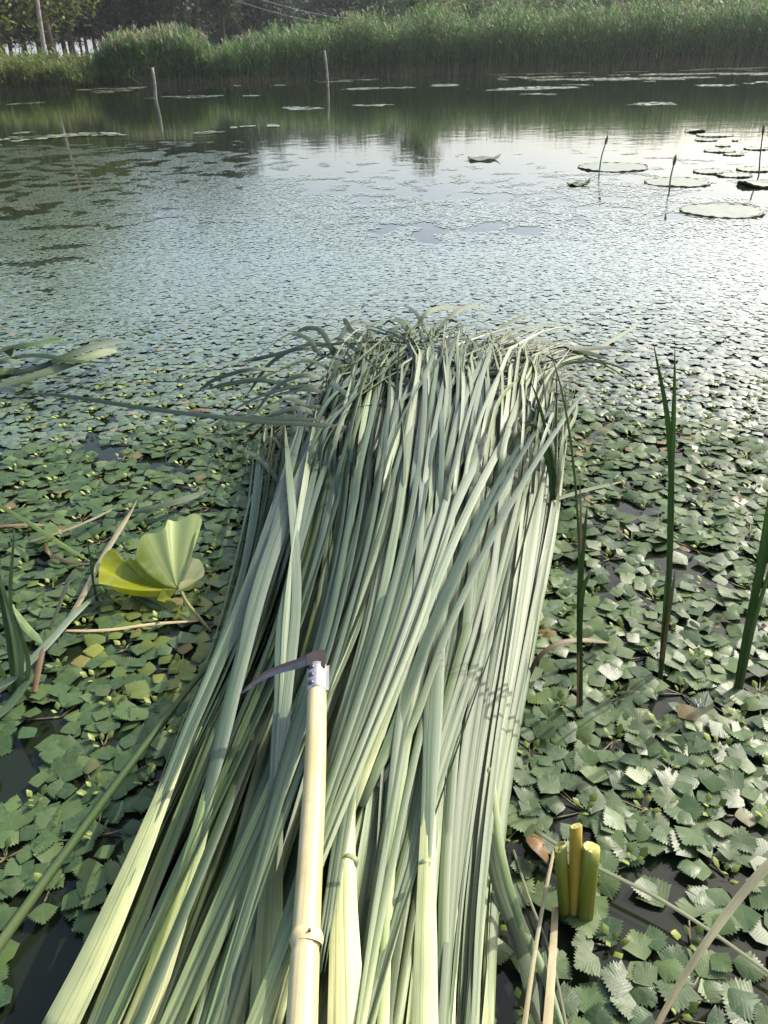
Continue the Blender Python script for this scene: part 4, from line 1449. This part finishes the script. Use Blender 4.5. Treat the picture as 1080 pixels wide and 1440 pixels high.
shoot('bushy green shoot with drooping leaves growing against the side of the heap', (779, 728),
      [([(776, 690), (770, 640), (752, 600), (730, 605, -.05), (705, 650, -.1), (686, 685, -.15)], .009),
       ([(778, 690), (772, 630), (760, 575), (746, 535)], .008), ([(779, 690), (775, 640), (755, 612), (730, 610, -.03), (712, 640, -.06)], .007),
       ([(780, 690), (782, 600), (783, 520)], .004, M_RUSTY), ([(776, 690), (766, 640), (745, 615), (735, 612)], .007), ([(782, 700), (790, 660)], .006, M_DRY), ([(775, 700), (773, 660)], .007, M_RUSTY)])
shoot('tuft of pale green leaves standing at the pond edge before the dry stalks', (18, 975),
      [([(12, 900), (-5, 800), (-15, 740)], .010), ([(25, 930), (10, 850), (-10, 790)], .010, M_PALE), ([(30, 930), (22, 880), (2, 820)], .009, M_PALE), ([(15, 850), (17, 790), (20, 745)], .006),
       ([(40, 940), (25, 880), (8, 850)], .009), ([(0, 940), (-20, 900), (-40, 850)], .011)], M_TUFT)
strand('cattail_leaf', 'pale yellow-green leaf slanting from the tuft down to the thick stalk', 'leaf', [(12, 850, .07), (35, 880, .06), (62, 908, .05)], .008, M_PALE, .3)
shoot('thin small green stem standing before the yellow lobe of the lotus leaf', (134, 852), [([(131, 820), (128, 790), (122, 758)], .004), ([(131, 815), (133, 785)], .003)])

# ------------------------------------------------------------------ lotus leaf
m = NT('lotus_leaf')
uv = m.uv()
sep = m.n('ShaderNodeSeparateXYZ'); m.l(uv, sep.inputs[0])
u, v = sep.outputs[0], sep.outputs[1]
vein = m.math('ABSOLUTE', m.math('SINE', m.math('MULTIPLY', u, 34.0)))
vm = m.ramp(vein, [(0, (1, 1, 1)), (.22, (0, 0, 0))])
col = m.ramp(u, [(0.0, (.60, .60, .30)), (.16, (.55, .56, .28)), (.22, (.42, .52, .22)), (.44, (.38, .48, .18)), (.50, (.13, .19, .025)), (.62, (.14, .19, .02)), (.68, (.31, .34, .012)), (.88, (.31, .34, .012)), (.93, (.15, .21, .02)), (1.0, (.18, .23, .04))])
nz = m.noise(m.obj(), 40.0, 4.0)
col = m.mix(m.math('MULTIPLY', m.ramp(nz, [(.45, (0, 0, 0)), (.7, (1, 1, 1))]), .4), col, (.42, .44, .24))
vf = m.math('MULTIPLY', vm, m.math('SUBTRACT', 1.0, m.math('MULTIPLY', v, .55)))
vmask = m.ramp(u, [(.64, (1, 1, 1)), (.69, (0, 0, 0)), (.9, (0, 0, 0)), (.94, (1, 1, 1))])
col = m.mix(m.math('MULTIPLY', m.math('MULTIPLY', vf, vmask), .55), col, (.20, .12, .06))
m.set(col, .45, .35)
m.bump(vein, .4, .003)
m.translucent(m.mix(.6, col, m.ramp(u, [(.42, (.52, .60, .18)), (.5, (.36, .42, .02)), (.62, (.40, .46, .015)), (.68, (.60, .60, .01))])), .5)
M_LOTUS = m.mat
M_LSTEM = mat_simple('lotus_stem', (.20, .19, .07), (.26, .23, .10), 40, .5, .3, 0, .3, .001, False)
ctr = PY(250, 828, 1.50)
rimpts = [  # (px, py, y offset) or (px, py, None, z)
    (253, 822, -.005), (268, 822, .0), (280, 812, .01), (288, 801, .03), (281, 789, .05), (270, 780, .06), (276, 755, .12), (284, 730, .17), (268, 724, .18), (250, 726, .18), (237, 733, .16),
    (231, 746, .13), (213, 750, .13), (195, 764, .10), (189, 783, .06), (176, 788, None, .075), (161, 779, None, .08), (144, 783, None, .075), (139, 804, None, .075),
    (142, 826, None, .07), (157, 831, None, .055), (185, 829, None, .045), (207, 832, None, .04), (231, 832, -.015)]
rim = []
for q in rimpts:
    rim.append(PY(q[0], q[1], 1.50 + q[2]) if len(q) == 3 else P(q[0], q[1], q[3]))
NR = 96
rr_ = resample(rim, NR)
V = [ctr]; UVv = [(.5, 0)]
RG = 12
for j in range(1, RG + 1):
    t = j / RG
    for i in range(NR):
        p = ctr.lerp(rr_[i], t)
        lobe = i / (NR - 1)
        bulge = math.sin(math.pi * t) * (.007 * math.sin(lobe * 18) - .016)
        wave = .006 * t * t * math.sin(lobe * 70) + .004 * t * math.sin(lobe * 31 + 1)
        V.append(p + Vector((0, bulge + wave, .4 * bulge + wave)))
        UVv.append((lobe, t))
Fc = []
for i in range(NR - 1):
    Fc.append((0, 1 + i, 2 + i))
    for j in range(RG - 1):
        a = 1 + j * NR + i
        Fc.append((a, a + NR, a + NR + 1, a + 1))
lot = empty('lotus_leaf', P(298, 890, 0), 'yellow-green folded lotus leaf on a bent stem beside the heap', 'lotus leaf')
mb = MB(); mb.add(V, Fc, UVv)
bl = link('leaf_blade', mb.mesh('leaf_blade', M_LOTUS), lot)
mb = MB()
sweep(mb, resample([ctr + Vector((.0, .01, .004)), PY(262, 846, 1.46), P(278, 866, .03), P(300, 893, -.01)], 14), lambda s: .0042, lambda s: .0042, TUBE6, (1, 0, 0))
link('stem', mb.mesh('stem', M_LSTEM), lot)
strand('curled_leaf', 'narrow rolled green leaf lying under the lotus leaf', 'leaf', [(182, 830, .02), (205, 842, .025), (222, 852, .02), (236, 858, .008)], .013, M_GREEN, .5)

# ------------------------------------------------------------------ cut stubs and dry leaves right of the heap
m = NT('stub_skin')
uv = m.uv()
sep = m.n('ShaderNodeSeparateXYZ'); m.l(uv, sep.inputs[0])
st = m.noise(m.vec(uv, (9, 1.5, 1)).outputs[0], 1.0, 3.0)
col = m.ramp(sep.outputs[1], [(0, (.05, .045, .02)), (.3, (.16, .17, .025)), (.75, (.25, .29, .04)), (1, (.38, .40, .09))])
col = m.mix(m.math('MULTIPLY', m.ramp(st, [(.45, (0, 0, 0)), (.65, (1, 1, 1))]), .6), col, (.34, .26, .035))
m.set(col, .4, .4); m.bump(st, .3, .002); m.translucent(col, .25); M_STUB = m.mat
m = NT('stub_yellow')
uv = m.uv()
st = m.noise(m.vec(uv, (9, 1.2, 1)).outputs[0], 1.0, 3.0)
m.set(m.mix(st, (.42, .30, .04), (.52, .40, .08)), .45, .4); m.translucent((.5, .35, .03), .25); M_STUBY = m.mat
m = NT('stub_pith'); pz = m.noise(m.obj(), 160.0, 3.0); m.set(m.mix(pz, (.30, .32, .09), (.46, .44, .18)), .7, .2); m.bump(pz, .6, .002); M_PITH = m.mat
pb = P(815, 1292, 0)
e = empty('cattail_stubs', pb, 'three cut yellow-green cattail stubs sticking out of dark water', 'stubs')
for (b, t, w, mt) in (((795, 1292), (788, 1192), .0095, M_STUB), ((808, 1292), (810, 1162), .0092, M_STUBY), ((822, 1296), (832, 1192), .0142, M_STUB)):
    b3 = P(*b, 0); t3 = PY(*t, b3.y + .01)
    ax_ = (t3 - b3).normalized()
    pp = resample([b3 - ax_ * .03, b3.lerp(t3, .5), t3], 9)
    mb = MB(); sweep(mb, pp, lambda s: w * (1.02 - .06 * s), lambda s: w * (.72 + .1 * s), TUBE12, (0.1, -1, 0), .2, cap=True)
    sl_ = random.uniform(0, 6.28)
    cutz = [.0045 * math.cos(q * math.pi / 6 + sl_) + random.uniform(-.0014, .0014) for q in range(12)]
    for q in range(12):
        mb.v[-12 + q] = tuple(Vector(mb.v[-12 + q]) + ax_ * cutz[q])
    topring = [Vector(q) for q in mb.v[-12:]]
    for rg in range(len(mb.v) // 12):       # ridged, not quite round
        for q in range(12):
            cpt = sum((Vector(mb.v[rg * 12 + z]) for z in range(12)), Vector()) / 12
            vv_ = Vector(mb.v[rg * 12 + q])
            mb.v[rg * 12 + q] = tuple(cpt + (vv_ - cpt) * (1 + .05 * math.sin(q * 2.1 + sl_) + .03 * math.sin(q * 3.7)))
    so_ = link('stub', mb.mesh('stub', mt), e)
    s2 = Vector((1, 0, 0)); s2 = (s2 - ax_ * s2.dot(ax_)).normalized(); n2 = ax_.cross(s2)
    V = [t3 - ax_ * .0004] + [t3 + (q - t3) * .55 + ax_ * .0004 for q in topring] + [t3 + (q - t3) * .90 + ax_ * .0007 for q in topring]
    mb = MB(); mb.add(V, [(0, 1 + i, 1 + (i + 1) % 12) for i in range(12)] + [(1 + i, 13 + i, 13 + (i + 1) % 12, 1 + (i + 1) % 12) for i in range(12)]); link('cut_face', mb.mesh('cut_face', M_PITH), so_)

strand('dry_stalk', 'thin tan dry stalk passing behind the three cut stubs', 'stalk', [(752, 1168, .035), (800, 1198, .035), (850, 1225, .035), (920, 1260, .035), (1000, 1310, .03), (1095, 1378, .02)], .0042, M_DRY, .6, None, 0, (0, 0, 1), LEAFP, 26, const(.0042, .25))
strand('cattail_leaf', 'long arching tan dry leaf coming in over the carpet from the side', 'leaf', [(1110, 1190, .20), (1075, 1222, .19), (1035, 1268, .17), (990, 1330, .15), (955, 1385, .13), (915, 1460, .11)], .0068, M_DRY, .2, None, .3, (0, -.2, 1), LEAFP, 26, const(.0068, .5))
strand('cattail_leaf', 'thin rusty leaf arching out of the heap behind the broken-leaf shoot', 'leaf', [(742, 955, .02), (757, 925, .06), (785, 905, .08), (820, 900, .07), (858, 904, .03)], .005, M_RUSTY, .3)
strand('dry_stalk', 'straw-coloured flat strip standing before the cut stubs', 'stalk', [(781, 1275, .03), (778, 1330, .06), (774, 1390, .08), (768, 1470, .10)], .0055, M_DRY, .25, None, 0, (0, -.3, 1), LEAFP, 20, const(.0048, -.3))
strand('dry_stalk', 'thin straw leaning from the stubs down toward the heap', 'stalk', [(779, 1196, .08), (766, 1260, .08), (752, 1340, .08), (735, 1460, .08)], .0026, M_DRY, .5, None, 0, (0, 0, 1), LEAFP, 20, const(.0024, -.4))
strand('dry_stalk', 'thin straw crossing under the others beside the heap', 'stalk', [(722, 1195, .02), (745, 1265, .02), (775, 1345, .02), (800, 1460, .02)], .0022, M_DRY, .5, None, 0, (0, 0, 1), LEAFP, 20, const(.0022, 0))
strand('cut_cattail', 'green stalk slipping off the heap to the water by the stubs', 'cattail', [(690, 1080, .16), (705, 1200, .12), (730, 1290, .08), (765, 1370, .06), (800, 1470, .05)], .006, M_SHEATH, .45)
strand('cut_cattail', 'dark green leaf hanging down beside the slipping stalk', 'cattail', [(680, 1140, .14), (700, 1240, .08), (735, 1340, .04), (760, 1460, .03)], .010, M_DARKLEAF, .25)
strand('cattail_leaf', 'brown rolled dead leaf at the end of the tan stalk by the stubs', 'leaf', [(748, 1176, .02), (757, 1190, .045), (766, 1200, .03), (772, 1208, .01)], .013, M_RUSTY, .45)
strand('cut_sliver', 'small pale curled sliver of peel on the widest cream base', 'peel', [(482, 1205, .312), (490, 1203, .318), (500, 1209, .316), (501, 1220, .310)], .003, M_PALE, .5)
strand('cut_sliver', 'small pale broken chip on the split base with bright green edges', 'peel', [(590, 1213, .304), (599, 1210, .312), (608, 1206, .306)], .004, M_PALE, .6)
curled_leaf('curled_leaf', 'white upturned leaf glinting beside the thick green shoot', 983, 993, 15, .8, .02, mat_simple('pale_leaf', (.55, .55, .48), (.62, .6, .55), 30, .4), 8)

# ------------------------------------------------------------------ hazy summer air
hz = bpy.data.materials.new('hazy_air')
hz.use_nodes = True
ht = hz.node_tree
ht.nodes.remove(ht.nodes['Principled BSDF'])
pv = ht.nodes.new('ShaderNodeVolumePrincipled')
pv.inputs['Color'].default_value = (.86, .92, 1.0, 1)
pv.inputs['Density'].default_value = .00045
pv.inputs['Anisotropy'].default_value = .3
ht.links.new(pv.outputs[0], ht.nodes['Material Output'].inputs['Volume'])
mb = MB()
x0, x1, y0, y1, z0, z1 = -950, 950, -350, 3100, -1.3, 19.0
mb.add([(x0, y0, z0), (x1, y0, z0), (x1, y1, z0), (x0, y1, z0), (x0, y0, z1), (x1, y0, z1), (x1, y1, z1), (x0, y1, z1)],
       [(0, 3, 2, 1), (4, 5, 6, 7), (0, 1, 5, 4), (1, 2, 6, 5), (2, 3, 7, 6), (3, 0, 4, 7)])
tag(link('haze', mb.mesh('haze', hz, smooth=False)), 'thin pale summer haze over the pond', 'haze', kind='stuff')
